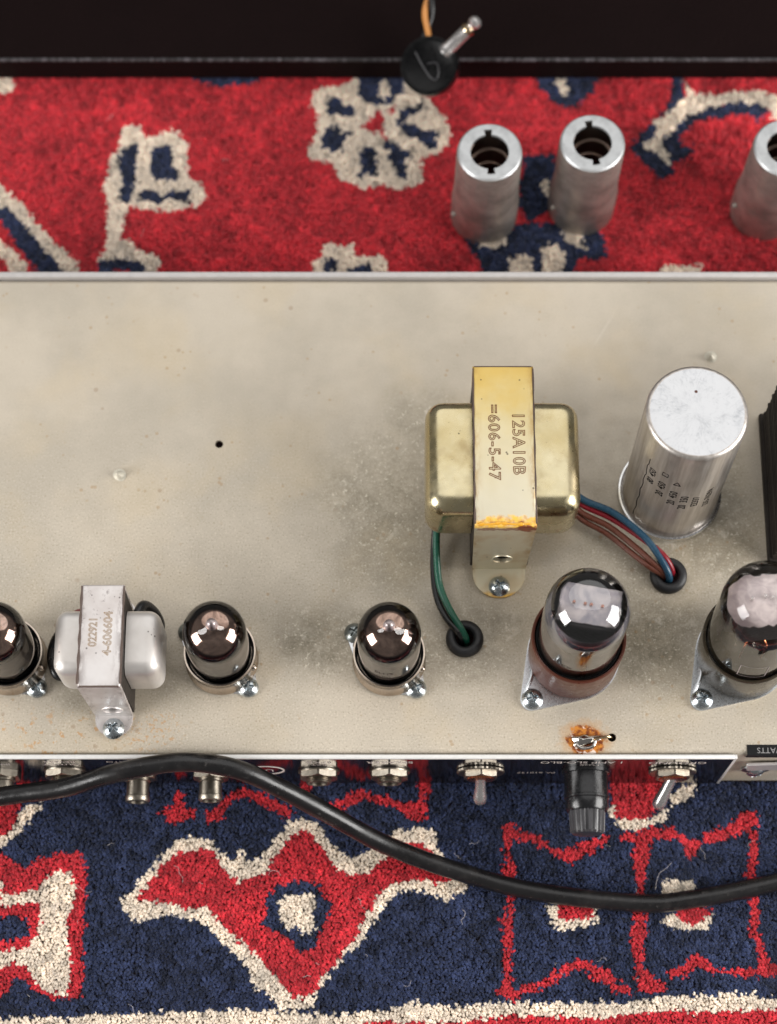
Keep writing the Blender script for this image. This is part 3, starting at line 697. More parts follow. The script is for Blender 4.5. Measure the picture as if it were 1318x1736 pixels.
def build_rug():
    rng = np.random.default_rng(4)
    root = obj('rug', box(-330, 330, -330, 420, -7, -3.2), M['backing'])
    root['label'] = 'red and navy patterned wool rug with cream motifs under everything'; root['category'] = 'rug'
    sp = 1.10
    pts = []
    for (x0, x1, y0, y1) in ((-186, 186, -203, -91), (-186, 186, 95, 216)):
        ny = int((y1 - y0) / (sp * 0.88)); nx = int((x1 - x0) / sp)
        gx, gy = np.meshgrid(np.arange(nx), np.arange(ny))
        X = x0 + (gx + 0.5 * (gy % 2)) * sp; Y = y0 + gy * sp * 0.88
        pts.append(np.stack([X.ravel(), Y.ravel()], 1))
    P = np.concatenate(pts); P += rng.normal(0, 0.22, P.shape)
    # sample the pattern where the tuft tip ends up, so that the drawn outline is the one seen from above
    x, y = P[:, 0], P[:, 1]
    code = np.where(y > 0, 0, 2)
    wx = x + rng.normal(0, 0.5, x.shape); wy = y + rng.normal(0, 0.5, x.shape)
    for c, poly in RUG_PATTERN:
        code[inside(poly, wx, wy)] = 'rcn'.index(c)
    base = np.stack([DYE['r'], DYE['c'], DYE['n']])[code]
    T = len(P)
    # slow patches of stronger and paler dye; the clumps also paint pile shading into it
    ph = 0.5 * np.sin(x * 0.11 + 1.3 * np.sin(y * 0.07)) + 0.5 * np.sin(y * 0.16 + x * 0.05 + 2.0)
    def field(cell, seed):
        g = np.random.default_rng(seed).normal(0, 1, (int(400 / cell) + 4, int(460 / cell) + 4))
        u, w = (x + 195) / cell, (y + 215) / cell
        i, j = np.floor(u).astype(int), np.floor(w).astype(int)
        fu, fw_ = u - i, w - j
        fu, fw_ = fu * fu * (3 - 2 * fu), fw_ * fw_ * (3 - 2 * fw_)
        return g[i, j] * (1 - fu) * (1 - fw_) + g[i + 1, j] * fu * (1 - fw_) + g[i, j + 1] * (1 - fu) * fw_ + g[i + 1, j + 1] * fu * fw_
    clump, clump2, clump3 = field(2.6, 1), field(6.0, 2), field(17.0, 3)
    tint = 1.0 + 0.15 * clump + 0.07 * clump2 + 0.06 * clump3 + 0.04 * ph + rng.normal(0, 0.12, T)
    tint = 1 + (tint - 1) * np.array([1.0, 0.7, 1.9])[code]
    base = base * np.clip(tint, 0.4, 1.8)[:, None]
    lean = np.stack([0.5 * np.sin(x * 0.045 + y * 0.03) + 0.35 * clump2 + rng.normal(0, 0.30, T), -0.62 + 0.35 * clump3 + rng.normal(0, 0.30, T)], 1)
    # every knot is a little rounded yarn end, leaning with the pile; a stray fibre stands up from each
    NS = 5; NV = NS * 2 + 1
    h = -0.50 + rng.normal(0, 0.20, T) + 0.24 * clump + 0.16 * clump2
    rad = rng.uniform(0.80, 1.15, T); ell = rng.uniform(1.0, 1.5, T); ea = rng.normal(math.pi / 2, 0.6, T)
    verts = np.zeros((T, NV, 3))
    for ri, (r, dz, ls) in enumerate(((0.70, 0, -0.3), (0.56, -0.36, 0.28))):
        for k in range(NS):
            w = k * 2 * math.pi / NS + 0.5 * ri
            jit = rng.uniform(0.78, 1.22, T)
            lx, ly = np.cos(w) * r * rad * ell * jit, np.sin(w) * r * rad * jit
            verts[:, ri * NS + k, 0] = x + lx * np.cos(ea) - ly * np.sin(ea) + lean[:, 0] * ls
            verts[:, ri * NS + k, 1] = y + lx * np.sin(ea) + ly * np.cos(ea) + lean[:, 1] * ls
            verts[:, ri * NS + k, 2] = (h + dz + rng.normal(0, 0.10, T)) if ri else -2.6
    verts[:, NV - 1, 0] = x + lean[:, 0] * 0.6; verts[:, NV - 1, 1] = y + lean[:, 1] * 0.6; verts[:, NV - 1, 2] = h
    tri = []
    for k in range(NS):
        k2 = (k + 1) % NS
        tri += [(k, k2, NS + k2), (k, NS + k2, NS + k), (NS + k, NS + k2, NV - 1)]
    F1 = (np.arange(T)[:, None, None] * NV + np.array(tri)[None]).reshape(-1)
    SF = 4; n2 = T * SF
    ti = np.repeat(np.arange(T), SF)
    a0 = rng.uniform(0, 6.28, n2); off = rng.normal(0, 0.36, (n2, 2)); fr = 0.17 * rng.uniform(0.7, 1.3, n2)
    fv = np.zeros((n2, 4, 3))
    cx_ = x[ti] - lean[ti, 0] * 0.25 + off[:, 0]; cy_ = y[ti] - lean[ti, 1] * 0.25 + off[:, 1]
    for k in range(3):
        fv[:, k, 0] = cx_ + fr * np.cos(a0 + k * 2.094); fv[:, k, 1] = cy_ + fr * np.sin(a0 + k * 2.094)
        fv[:, k, 2] = h[ti] - 0.6
    fv[:, 3, 0] = cx_ + rng.normal(0, 0.22, n2) + 1.05 * lean[ti, 0]; fv[:, 3, 1] = cy_ + rng.normal(0, 0.22, n2) + 1.05 * lean[ti, 1]
    fv[:, 3, 2] = h[ti] + rng.uniform(-0.05, 0.40, n2)
    F2 = (np.arange(n2)[:, None, None] * 4 + T * NV + np.array([(0, 1, 3), (1, 2, 3), (2, 0, 3)])[None]).reshape(-1)
    F = np.concatenate([F1, F2])
    me = bpy.data.meshes.new('pile')
    V = (np.concatenate([verts.reshape(-1, 3), fv.reshape(-1, 3)]) * MM).astype(np.float32)
    nf = len(F) // 3
    me.vertices.add(len(V)); me.vertices.foreach_set('co', V.ravel())
    me.loops.add(len(F)); me.loops.foreach_set('vertex_index', F.astype(np.int32))
    me.polygons.add(nf)
    me.polygons.foreach_set('loop_start', np.arange(0, nf * 3, 3, dtype=np.int32))
    me.polygons.foreach_set('use_smooth', np.ones(nf, bool))
    me.update(calc_edges=True)
    colr = np.ones((len(V), 4), np.float32)
    colr[:T * NV, :3] = np.repeat(base, NV, 0)
    fib = base[ti] * np.clip(1.12 + rng.normal(0, 0.24, n2), 0.5, 2.0)[:, None]
    colr[T * NV:, :3] = np.repeat(fib, 4, 0)
    at = me.color_attributes.new('dye', 'FLOAT_COLOR', 'POINT')
    at.data.foreach_set('color', colr.ravel())
    p = obj('pile', me, M['pile'], root); p['kind'] = 'stuff'
    # stray lint on the border
    rl = random.Random(9); parts = []
    for i in range(46):
        top = i > 40
        px, py = rl.uniform(-140, 145), (rl.uniform(110, 200) if top else rl.uniform(-185, -112))
        a = rl.uniform(0, 6.28); L = rl.choice((1.5, 2.5, 4, 6, 11)) * rl.uniform(.7, 1.3); pl = []
        for k in range(5):
            pl.append((px, py, rl.uniform(-0.2, 0.7))); a += rl.uniform(-1.1, 1.1)
            px += math.cos(a) * L / 4; py += math.sin(a) * L / 4
        parts.append(tube(pl, 0.055, 3, 1.0))
    l = obj('lint', join(*parts), M['lint'], root); l['kind'] = 'stuff'
build_rug()

# ------------------------------------------------------------------ black cabinet edge at the far side
cab = obj('cabinet_board', box(-330, 330, 212, 420, 0.2, 14.4), M['tolex'])
cab['label'] = 'black vinyl covered cabinet board lying across the far end of rug'; cab['category'] = 'cabinet'
edge = obj('flecked_edge', tube([(-330, 212.5, 13.9), (330, 212.5, 13.9)], 0.8, 10, 4.0, smooth_path=True), M['tolex_edge'], cab)  # thin strip along the top edge, dark vinyl flecked with grey
smooth(edge)

# ------------------------------------------------------------------ speaker plug hanging over the cabinet edge
def build_plug():
    t = thing('speaker_plug', 'black round speaker plug with metal tip hanging over the cabinet edge', 'plug', (17.3, 202.6, 25.0), rot=(math.radians(22), math.radians(-14), 0))
    r = 12.2
    prof = [(0, -4.6), (9.5, -4.6), (11.8, -3.6), (r, -1.5), (r, 1.8), (12.0, 2.9), (10.4, 3.2), (9.8, 2.9), (0, 2.7)]
    smooth(obj('plug_body', lathe(prof, 56), M['plug_black'], t), 50)
    em = [(-5.2, 6.2, 2.85), (-3.6, 2.2, 2.9), (-1.4, -2.4, 2.9), (0.8, -5.6, 2.9), (2.6, -6.2, 2.9), (3.8, -3.4, 2.9), (3.6, 0.2, 2.9), (2.0, 0.9, 2.9), (-0.6, 0.8, 2.9)]
    smooth(obj('emblem', tube(em, 0.28, 8, 0.7), M['fuse_cap'], t))
    d = Vector((22.5, 15.0, 6.5)).normalized()
    q = d.to_track_quat('Z', 'Y').to_euler()
    o0 = d * 8.5
    smooth(obj('plug_shaft', lathe([(0, 0), (3.1, 0), (3.1, 2.5), (2.75, 3.0), (2.75, 13.0), (0, 13.0)], 24), M['chrome'], t, tuple(o0), q), 35)
    smooth(obj('plug_ring', lathe([(0, 13.0), (3.0, 13.0), (3.2, 13.7), (3.0, 14.7), (0, 14.7)], 24), M['brass_lead'], t, tuple(o0), q), 35)
    smooth(obj('plug_tip', lathe([(0, 14.7), (1.9, 14.7), (2.0, 15.7), (2.9, 17.5), (2.6, 19.1), (1.5, 20.1), (0, 20.4)], 24), M['chrome'], t, tuple(o0), q), 35)
    for nm, ph, mt in (('wire', 0.0, 'orange'), ('wire', math.pi, 'blackw')):
        pl = []
        for k in range(40):
            s = k / 39.0
            base = Vector((-1.0 + 5.5 * s, 9.5 + 42 * s, 0.5 - 12.0 * s + 6 * s * s))
            w = ph + s * 9.0
            pl.append(tuple(base + Vector((math.cos(w) * 1.5, 0.2 * math.sin(w), math.sin(w) * 1.3))))
        smooth(obj(nm, tube(pl, 1.25, 10, 1.0), M[mt], t))
build_plug()

# ------------------------------------------------------------------ tube shields standing on the rug
def shield_meshes():
    n = 120
    prof = [(13.5, 0.0), (13.8, 0.6), (13.85, 4), (13.85, 14.0), (13.6, 16.5), (13.2, 18.5), (13.1, 20), (13.0, 44.6), (12.7, 46.0), (12.0, 46.6)]
    v, f = [], []
    def rin(a):
        d = abs((a - math.pi / 2 + math.pi / 2) % math.pi - math.pi / 2)      # distance from +-90 deg
        d = abs(math.sin(a - math.pi / 2))
        c = math.cos(a - math.pi / 2)
        return None
    m = len(prof)
    angs = []
    hw = math.asin(1.25 / 9.8); hw2 = math.asin(1.25 / 7.6)
    for i in range(n): angs.append(2 * math.pi * i / n)
    for s in (math.pi / 2, 3 * math.pi / 2):
        angs += [s - hw2 * 1.001, s - hw2 * 0.999, s + hw2 * 0.999, s + hw2 * 1.001]
    angs = sorted(angs); n = len(angs)
    for a in angs:
        for r, z in prof: v.append((r * math.cos(a), r * math.sin(a), z))
        k = min(abs(a - math.pi / 2), abs(a - 3 * math.pi / 2))
        ri = 7.6 if k > hw2 else 9.9
        for r, z in ((ri, 46.6), (ri, 45.4)): v.append((r * math.cos(a), r * math.sin(a), z))
        for r, z in ((12.4, 45.2), (12.5, 20), (13.4, 14), (13.4, 0.3), (13.6, 0)): v.append((r * math.cos(a), r * math.sin(a), z))
    M_ = m + 7
    ft = []
    for i in range(n):
        j = (i + 1) % n
        for k in range(M_ - 1):
            q = (i * M_ + k, j * M_ + k, j * M_ + k + 1, i * M_ + k + 1)
            f.append(q)
    return v, f, M_, m
def build_shields():
    v, f, MM_, m = shield_meshes()
    me = bpy.data.meshes.new('shell')
    v = [(px, py, pz * 1.17) for px, py, pz in v]
    me.from_pydata([tuple(c * MM for c in p) for p in v], [], f)
    me.materials.append(M['shield']); me.materials.append(M['shield_top'])
    idx = [1 if (i % (MM_ - 1)) in (m - 2, m - 1, m) else 0 for i in range(len(f))]
    me.polygons.foreach_set('material_index', idx)
    coil = []
    for k in range(150):
        w = k / 149.0
        a = w * 2 * math.pi * 2.3 + 2.4
        coil.append(((8.4 - 1.4 * w) * math.cos(a), (8.4 - 1.4 * w) * math.sin(a), 51 - 23 * w))
    cm = tube(coil, 0.75, 8, 1.0, smooth_path=False)
    mk = join(*[box(-11.2 + i * 0.0 - 0.28, -11.2 + 0.28, -1.6 + i * 1.1, -1.1 + i * 1.1, 54.4, 54.75, 0.08, 1) for i in range(3)])
    bumps = []
    for a in (math.radians(200), math.radians(20)):
        bumps.append(move(lathe([(0, 1.1), (0.9, 0.8), (1.3, 0.0), (0, -0.4)], 12), 14.0 * math.cos(a), 14.0 * math.sin(a), 12))
    labels = ['dull aluminium tube shield nearest the centre, left of its twin', 'dull aluminium tube shield in the middle, standing beside its twin on rug', 'aluminium tube shield cut off by the right picture edge']
    sm, cmx, bm_ = None, None, None
    for i, (x, y, a) in enumerate(((39.8, 147.6, 3), (80.4, 151.6, 8), (156.5, 149.4, -6))):
        t = thing('tube_shield', labels[i], 'tube shield', (x, y, -1.9), 'tube shields pulled off and left on the rug', (0, 0, math.radians(a)))
        o = obj('shell', me, None, t); smooth(o, 32)
        if cmx is None:
            cmx = smooth(obj('spring', cm, M['spring'], t)).data
            bm_ = [smooth(obj('locking_bump', b, M['shield'], t)).data for b in bumps]
            sm = obj('stamped_mark', mk, M['shield_top'], t).data
        else:
            obj('spring', cmx, None, t); [obj('locking_bump', b, None, t) for b in bm_]; obj('stamped_mark', sm, None, t)
build_shields()
# ------------------------------------------------------------------ chassis
def build_chassis():
    Y0, Y1 = -92.0, 95.6
    root = thing('amplifier_chassis', 'long beige plated steel amplifier chassis lying deck up on the rug', 'chassis', (0, 0, HC))
    def arc(cx, cz, r, a0, a1, n=6):
        return [(cx + r * math.cos(math.radians(a0 + (a1 - a0) * i / n)), cz + r * math.sin(math.radians(a0 + (a1 - a0) * i / n))) for i in range(n + 1)]
    zb = -45.5
    outer = [(Y0, zb)] + arc(Y0 + 2.4, -2.4, 2.4, 180, 90) + arc(Y1 - 2.4, -2.4, 2.4, 90, 0) + [(Y1, zb)]
    inner = [(Y0 + 1.3, zb)] + arc(Y0 + 2.4, -2.4, 1.1, 180, 90) + arc(Y1 - 2.4, -2.4, 1.1, 90, 0) + [(Y1 - 1.3, zb)]
    loop = outer + inner[::-1]
    n = len(loop); xa, xb = -235.0, 265.0
    v = [(xa, y, z) for y, z in loop] + [(xb, y, z) for y, z in loop]
    f = [(i, n + i, n + (i + 1) % n, (i + 1) % n) for i in range(n)]
    k = len(outer)
    for s, flip in ((0, False), (n, True)):
        for i in range(k - 1):
            q = (s + i, s + i + 1, s + n - 2 - i, s + n - 1 - i)
            f.append(q if flip else q[::-1])
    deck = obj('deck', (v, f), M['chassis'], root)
    cuts = []
    for x, y, r in ((-63.9, 27.1, 1.55), (80.3, -85.7, 1.55), (27.8, -49.2, 5.0), (103.2, -25.1, 5.0)):
        c = obj('cutter', cyl(r, -3, 3, 28), None, root, (x, y, 0)); cuts.append(c)
    bpy.context.view_layer.update()
    boolean(deck, cuts)
    smooth(deck, 30)
    bb = box(xa + .5, xb - .5, Y1 + 0.05, Y1 + 2.5, zb + 0.3, 1.5, 0.45, 2)
    smooth(obj('front_lip', bb, M['lip'], root), 35)
    # dark inside so that drilled holes read black
    # rear printed plate
    plate = obj('rear_plate', box(xa + 4, 124.2, -93.45, -92.12, -43.5, 0.7, 0.0), M['panel'], root)
    eb = box(xa + 4, 124.2, -93.75, -92.05, -0.35, 1.0, 0.4, 2)
    smooth(obj('plate_edge', eb, M['plate_edge'], plate), 35)
    ve = box(124.0, 124.9, -93.7, -92.05, -43.0, 0.9, 0.25, 2)
    smooth(obj('plate_end', ve, M['plate_edge'], plate), 35)
    up = Matrix.Rotation(math.pi, 4, 'Y') @ Matrix.Rotation(-math.pi / 2, 4, 'X')
    # lettering upside down on the vertical plate (the chassis hangs the other way up in its cabinet)
    def panel_text(s, x, z, size, xs=1.0, name='lettering'):
        m = text_mesh(s, size, xscale=xs)
        # glyph x -> -X, glyph y -> -Z, on the plane facing -Y
        vv = [(-px + x, -93.50, -py + z) for px, py, pz in m[0]]
        return obj(name, (vv, m[1]), M['panel_print'], plate)
    panel_text('SPEAKER', 0.5, -6.2, 4.6, 0.95)
    panel_text('EXT.', -25.6, -10.5, 3.2); panel_text('SPKR.', -25.6, -6.2, 4.4, 0.95)
    panel_text('OUTPUT', -118.8, -9.5, 3.4); panel_text('REVERB', -118.8, -5.2, 3.4)
    panel_text('INPUT', -142, -9.5, 3.4)
    panel_text('PEDAL', -94.0, -9.5, 3.4); panel_text('VIBRATO', -95.0, -5.2, 3.4)
    panel_text('1 AMP SLO-BLO', 70.0, -6.2, 4.6, 0.95)
    panel_text('FUSE', 73.0, -11.0, 3.4)
    panel_text('GROUND', 104.5, -7.0, 4.8)
    panel_text('PA 610137', 54.5, -24.0, 3.2)
    panel_text('UL', -45.0, -20.0, 5.0)
    ring = lathe([(6.2, 0.0), (6.9, 0.0), (6.9, 0.12), (6.2, 0.12)], 40, True, 'Y-')
    obj('ring_mark', move(ring, -45.0, -93.46, -20.0), M['panel_print'], plate)
    # right end: bare steel with a warning sticker, a screw and a strap
    st = obj('warning_sticker', join(box(128.6, 200, -92.06, -88.4, 0.06, 0.22), box(128.6, 200, -92.35, -92.06, -3.2, 0.22)), M['sticker'], root)
    m = text_mesh('WATTS', 2.9)
    obj('lettering', ([(-px + 137.0, -py - 90.4, 0.27) for px, py, pz in m[0]], m[1]), M['sticker_print'], st)
    s = screw(root, (135.2, -93.0, -22.0), 3.7, 2.2, 0.3, 'screw', (math.pi / 2, 0, 0))
    smooth(obj('washer', lathe([(0, 0), (5.2, 0), (5.4, 0.4), (5.2, 0.9), (0, 0.9)], 32, False, 'Y-'), M['screw_dark'], root, (135.2, -92.05, -22)), 40)
    smooth(obj('strap', xform(box(0, 60, -1.2, 0, -4.5, 4.5, 0.3, 1), Matrix.Translation((130.5, -92.9, -14.0)) @ Matrix.Rotation(math.radians(-9), 4, 'Y')), M['lip'], root), 40)

    # grommets
    gm = lathe([(3.3, 0.0), (3.2, 1.6), (3.6, 2.7), (4.6, 3.2), (5.9, 2.9), (6.7, 1.9), (6.9, 0.6), (6.8, 0.05), (3.3, 0.0)], 44)
    for x, y in ((27.8, -49.2), (103.2, -25.1)):
        smooth(obj('grommet', gm, M['rubber'], root, (x, y, 0)), 60)
    # pointed ends of self-tapping screws coming up through the deck
    for x, y, s in ((-100.9, 14.5, 1.0), (123.3, 62.6, 0.95)):
        prof = [(2.6, 0.0), (2.5, 0.25), (1.7, 0.5)]
        for i in range(4): prof += [(1.75 - i * 0.28, 0.7 + i * 0.7), (1.35 - i * 0.25, 1.05 + i * 0.7)]
        prof += [(0.25, 3.6), (0, 3.8)]
        smooth(obj('screw_point', lathe([(r * s, z * s) for r, z in prof], 20), M['pale_point'], root, (x, y, 0), (math.radians(9), math.radians(-6), 0)), 30)
    # solder joint with its lead running to the drilled hole
    sj = child('solder_joint', root, (70.6, -86.6, 0), label='blob of bright solder in a burnt orange flux stain')
    rl = random.Random(3); v = []; f = []
    nr, na = 9, 28
    for i in range(nr + 1):
        q = i / nr
        for k in range(na):
            a = 2 * math.pi * k / na
            rr = 1 + 0.16 * math.sin(2 * a + 0.6) + 0.14 * math.sin(3 * a + 1.0) + 0.10 * math.sin(5 * a)
            v.append((4.6 * q * rr * math.cos(a), 2.5 * q * rr * math.sin(a), 1.9 * (1 - q * q) + 0.25 * math.sin(5 * q + 2 * a) * q * (1 - q)))
    for i in range(nr):
        for k in range(na):
            k2 = (k + 1) % na
            f.append((i * na + k, (i + 1) * na + k, (i + 1) * na + k2, i * na + k2))
    smooth(obj('blob', weld(v, f), M['solder'], sj), 80)
    smooth(obj('solder_tail', tube([(-3.4, -1.6, .5), (-1.5, -3.1, .6), (1.2, -3.0, .6), (3.0, -2.2, .7), (3.6, -0.6, .8)], 0.65, 10, .6), M['solder'], sj))
    smooth(obj('lead', tube([(2.6, 0.2, 1.0), (5.5, 0.5, 1.1), (8.2, 1.0, 0.9), (9.6, 1.0, -0.6), (9.9, 1.0, -3)], 0.5, 8, 0.8), M['brass_lead'], sj))

    # rear jacks, switches and fuse
    def hexnut(af, t, ch=0.5):
        r = af / math.sqrt(3)
        vv, ff = [], []
        n = 60
        prof = []
        v1 = []
        for i in range(n):
            a = 2 * math.pi * i / n + 0.26
            rh = (af / 2) / math.cos(((a + math.pi / 6) % (math.pi / 3)) - math.pi / 6)
            rc = af / 2 * 1.01
            z_top = t - max(0.0, (rh - rc)) * 0.55
            for rr, zz in ((rh, 0.0), (rh, z_top), (min(rh, rc), t), (af * 0.28, t)):
                v1.append((rr * math.cos(a), -zz, rr * math.sin(a)))
        for i in range(n):
            j = (i + 1) % n
            for k in range(3): ff.append((i * 4 + k, i * 4 + k + 1, j * 4 + k + 1, j * 4 + k))
        return v1, ff
    def phono(x, z, length):
        j = child('phono_jack', root, (x, -93.5, z))
        smooth(obj('nut', hexnut(12.5, 2.6), M['jack'], j), 25)
        pr = [(4.7, 2.0), (4.7, 3.4), (4.2, 3.7), (4.2, length - 2.2), (4.45, length - 2.0), (4.45, length - 0.5), (4.1, length), (3.0, length), (2.9, length - 6), (0, length - 6)]
        smooth(obj('sleeve', lathe(pr, 32, False, 'Y-'), M['jack'], j), 35)
    def quarter(x, z):
        j = child('quarter_inch_jack', root, (x, -93.5, z))
        smooth(obj('washer', lathe([(4.8, 0), (7.6, 0), (7.7, .4), (7.6, .8), (4.8, .8)], 40, False, 'Y-'), M['jack'], j), 35)
        smooth(obj('nut', move(hexnut(13.4, 2.2), 0, -0.8, 0), M['jack'], j), 25)
        pr = [(4.8, 2.4)]
        for i in range(3): pr += [(4.8, 2.8 + i * .6), (4.45, 3.1 + i * .6)]
        pr += [(4.5, 4.6), (4.1, 4.9), (3.2, 4.9), (3.15, 1.0), (0, 1.0)]
        smooth(obj('bushing', lathe(pr, 36, False, 'Y-'), M['jack'], j), 30)
    phono(-92.3, -24, 11.0); phono(-65.5, -24, 10.6); phono(-142.1, -23, 8.5)
    quarter(-118.8, -20); quarter(-25.6, -21); quarter(0.3, -21)
    def toggle(x, z, dx, yl, dz, lab):
        s = child('toggle_switch', root, (x, -93.5, z), label=lab)
        n = 64; pts = []
        v, f = [], []
        for i in range(n):
            a = 2 * math.pi * i / n
            r = 8.6 + 0.18 * math.cos(a * 32)
            for rr, yy in ((5.0, -1.3), (r - 0.3, -1.3), (r, -1.0), (r, -0.3), (r - 0.3, 0)): v.append((rr * math.cos(a), yy, rr * math.sin(a)))
        for i in range(n):
            j = (i + 1) % n
            for k in range(4): f.append((i * 5 + k, j * 5 + k, j * 5 + k + 1, i * 5 + k + 1))
        smooth(obj('knurled_ring', (v, f), M['jack'], s), 30)
        smooth(obj('nut', move(hexnut(12.0, 1.9), 0, -1.3, 0), M['jack'], s), 25)
        smooth(obj('collar', lathe([(5.4, 3.0), (4.8, 3.7), (3.2, 3.9), (0, 3.9)], 32, False, 'Y-'), M['copper'], s), 35)
        p0 = Vector((0, -2.4, 0)); p1 = Vector((dx, yl, dz)); L = (p1 - p0).length
        lv = lathe([(2.0, 0), (1.9, 2), (2.0, L * .45), (2.35, L * .75), (2.6, L * .9), (2.35, L + .6), (1.6, L + 1.5), (0, L + 1.9)], 24)
        q = (p1 - p0).normalized().to_track_quat('Z', 'Y').to_euler()
        smooth(obj('lever', lv, M['chrome'], s, tuple(p0), q), 40)
    toggle(33.8, -19.5, 0.0, -9.4, -8.0, 'toggle switch with lever straight down beside the fuse holder')
    toggle(104.2, -19.5, -4.6, -11.2, -8.0, 'toggle switch with slanted lever near the right end')
    fh = child('fuse_holder', root, (72.4, -93.5, -20.0), label='black round fuse holder with a ribbed grey cap')
    pr = [(8.9, 0), (8.9, 1.4), (8.0, 1.6), (8.0, 9.6), (8.3, 9.8), (8.3, 10.6), (7.9, 10.9), (7.9, 14.2), (7.4, 15.2), (5.0, 15.4), (0, 15.4)]
    smooth(obj('holder_body', lathe(pr, 48, False, 'Y-'), M['fuse'], fh), 35)
    v, f = [], []; n = 108
    prof = [(5.9, 14.6), (6.35, 15.0), (6.25, 16.0), (5.85, 22.8), (5.4, 23.5), (3.8, 23.7), (0, 23.7)]
    for i in range(n):
        a = 2 * math.pi * i / n
        rib = 0.40 * (1 if (i % 6) in (1, 2, 3) else -0.2)
        for k, (r, y) in enumerate(prof):
            rr = r + (rib if k in (2, 3) else 0)
            v.append((rr * math.cos(a), -y, rr * math.sin(a)))
    mlen = len(prof)
    for i in range(n):
        j = (i + 1) % n
        for k in range(mlen - 1): f.append((i * mlen + k, j * mlen + k, j * mlen + k + 1, i * mlen + k + 1))
    smooth(obj('ribbed_cap', weld(v, f), M['fuse_cap'], fh), 28)

    # sockets
    def hull(pts):
        pts = sorted(set(pts)); lo, hi = [], []
        cr = lambda o, a, b: (a[0] - o[0]) * (b[1] - o[1]) - (a[1] - o[1]) * (b[0] - o[0])
        for p in pts:
            while len(lo) > 1 and cr(lo[-2], lo[-1], p) <= 0: lo.pop()
            lo.append(p)
        for p in reversed(pts):
            while len(hi) > 1 and cr(hi[-2], hi[-1], p) <= 0: hi.pop()
            hi.append(p)
        return lo[:-1] + hi[:-1]
    circ = lambda cx, cy, r, n=40: [(round(cx + r * math.cos(2 * math.pi * i / n), 4), round(cy + r * math.sin(2 * math.pi * i / n), 4)) for i in range(n)]
    for x, y in ((0.2, -57.4), (-60.5, -57.0), (-137.0, -57.2)):
        s = child('valve_socket', root, (x, y, 0))
        smooth(obj('mounting_plate', prism(hull(circ(0, 0, 11.6) + circ(9.6, -10.3, 3.2, 16) + circ(-12.4, 10.2, 3.2, 16)), 0.05, 0.9), M['bright_steel'], s), 30)
        pr = [(13.3, 0.9), (13.25, 1.6), (12.75, 2.6), (12.7, 11.6), (12.95, 12.0), (12.9, 12.3), (12.35, 12.3), (12.3, 2.4), (0, 2.4)]
        smooth(obj('collar', lathe(pr, 56), M['nickel'], s), 40)
        smooth(obj('collar_lining', lathe([(12.2, 2.5), (12.22, 11.2), (12.0, 11.3), (11.6, 11.0), (11.5, 2.6)], 48), M['inside'], s), 40)
        for a in (-20, 160):
            a = math.radians(a)
            smooth(obj('locking_stud', lathe([(0, 1.2), (0.8, 1.0), (1.25, 0.3), (1.3, -0.6)], 14), M['nickel'], s, (12.7 * math.cos(a), 12.7 * math.sin(a), 6.2), (0, math.pi / 2, a)), 50)
        screw(s, (9.8, -10.5, 0.9), 3.75, 2.2, 0.5 + x * 0.01); screw(s, (-12.6, 10.3, 0.9), 3.75, 2.2, 1.0 + x * .01, 'screw_dark')
    for x, y in ((67.2, -55.4), (128.5, -55.4)):
        s = child('valve_socket', root, (x, y, 0))
        smooth(obj('mounting_plate', prism(hull(circ(0, 0, 16.9) + circ(-15.6, -16.6, 4.0, 20) + circ(15.6, 16.6, 4.0, 20)), 0.05, 1.0), M['bright_steel'], s), 30)
        smooth(obj('plate_lip', tube([(-18.2, -14.4, 1.1), (-15.4, -8.0, 1.6), (-15.4, -2.0, 1.6)], 0.7, 8, 1.0), M['bright_steel'], s))
        screw(s, (-15.3, -16.4, 1.0), 3.9, 2.2, 0.35); screw(s, (15.4, 16.5, 1.0), 3.9, 2.2, 0.9)
    return root
chassis = build_chassis()

# ------------------------------------------------------------------ small valves
def dome(r, z0, z1, n=14, p=2.15):
    return [(r * max(0.0, 1 - (i / n) ** p) ** (1 / p), z0 + (z1 - z0) * i / n) for i in range(n + 1)]
def wavy_band(r, z0, z1, amp, seed):
    n = 72; v, f = [], []
    rl = random.Random(seed); ph = [rl.uniform(0, 6.28) for _ in range(4)]
    for i in range(n):
        a = 2 * math.pi * i / n
        w = amp * (abs(math.sin(2.5 * a + ph[0])) + 0.5 * abs(math.sin(4 * a + ph[1])) - 0.8)
        v += [(r * math.cos(a), r * math.sin(a), z0 + w), (r * math.cos(a), r * math.sin(a), (z0 + z1) / 2), (r * math.cos(a), r * math.sin(a), z1)]
    for i in range(n):
        j = (i + 1) % n
        for k in range(2): f.append((i * 3 + k, j * 3 + k, j * 3 + k + 1, i * 3 + k + 1))
    return v, f
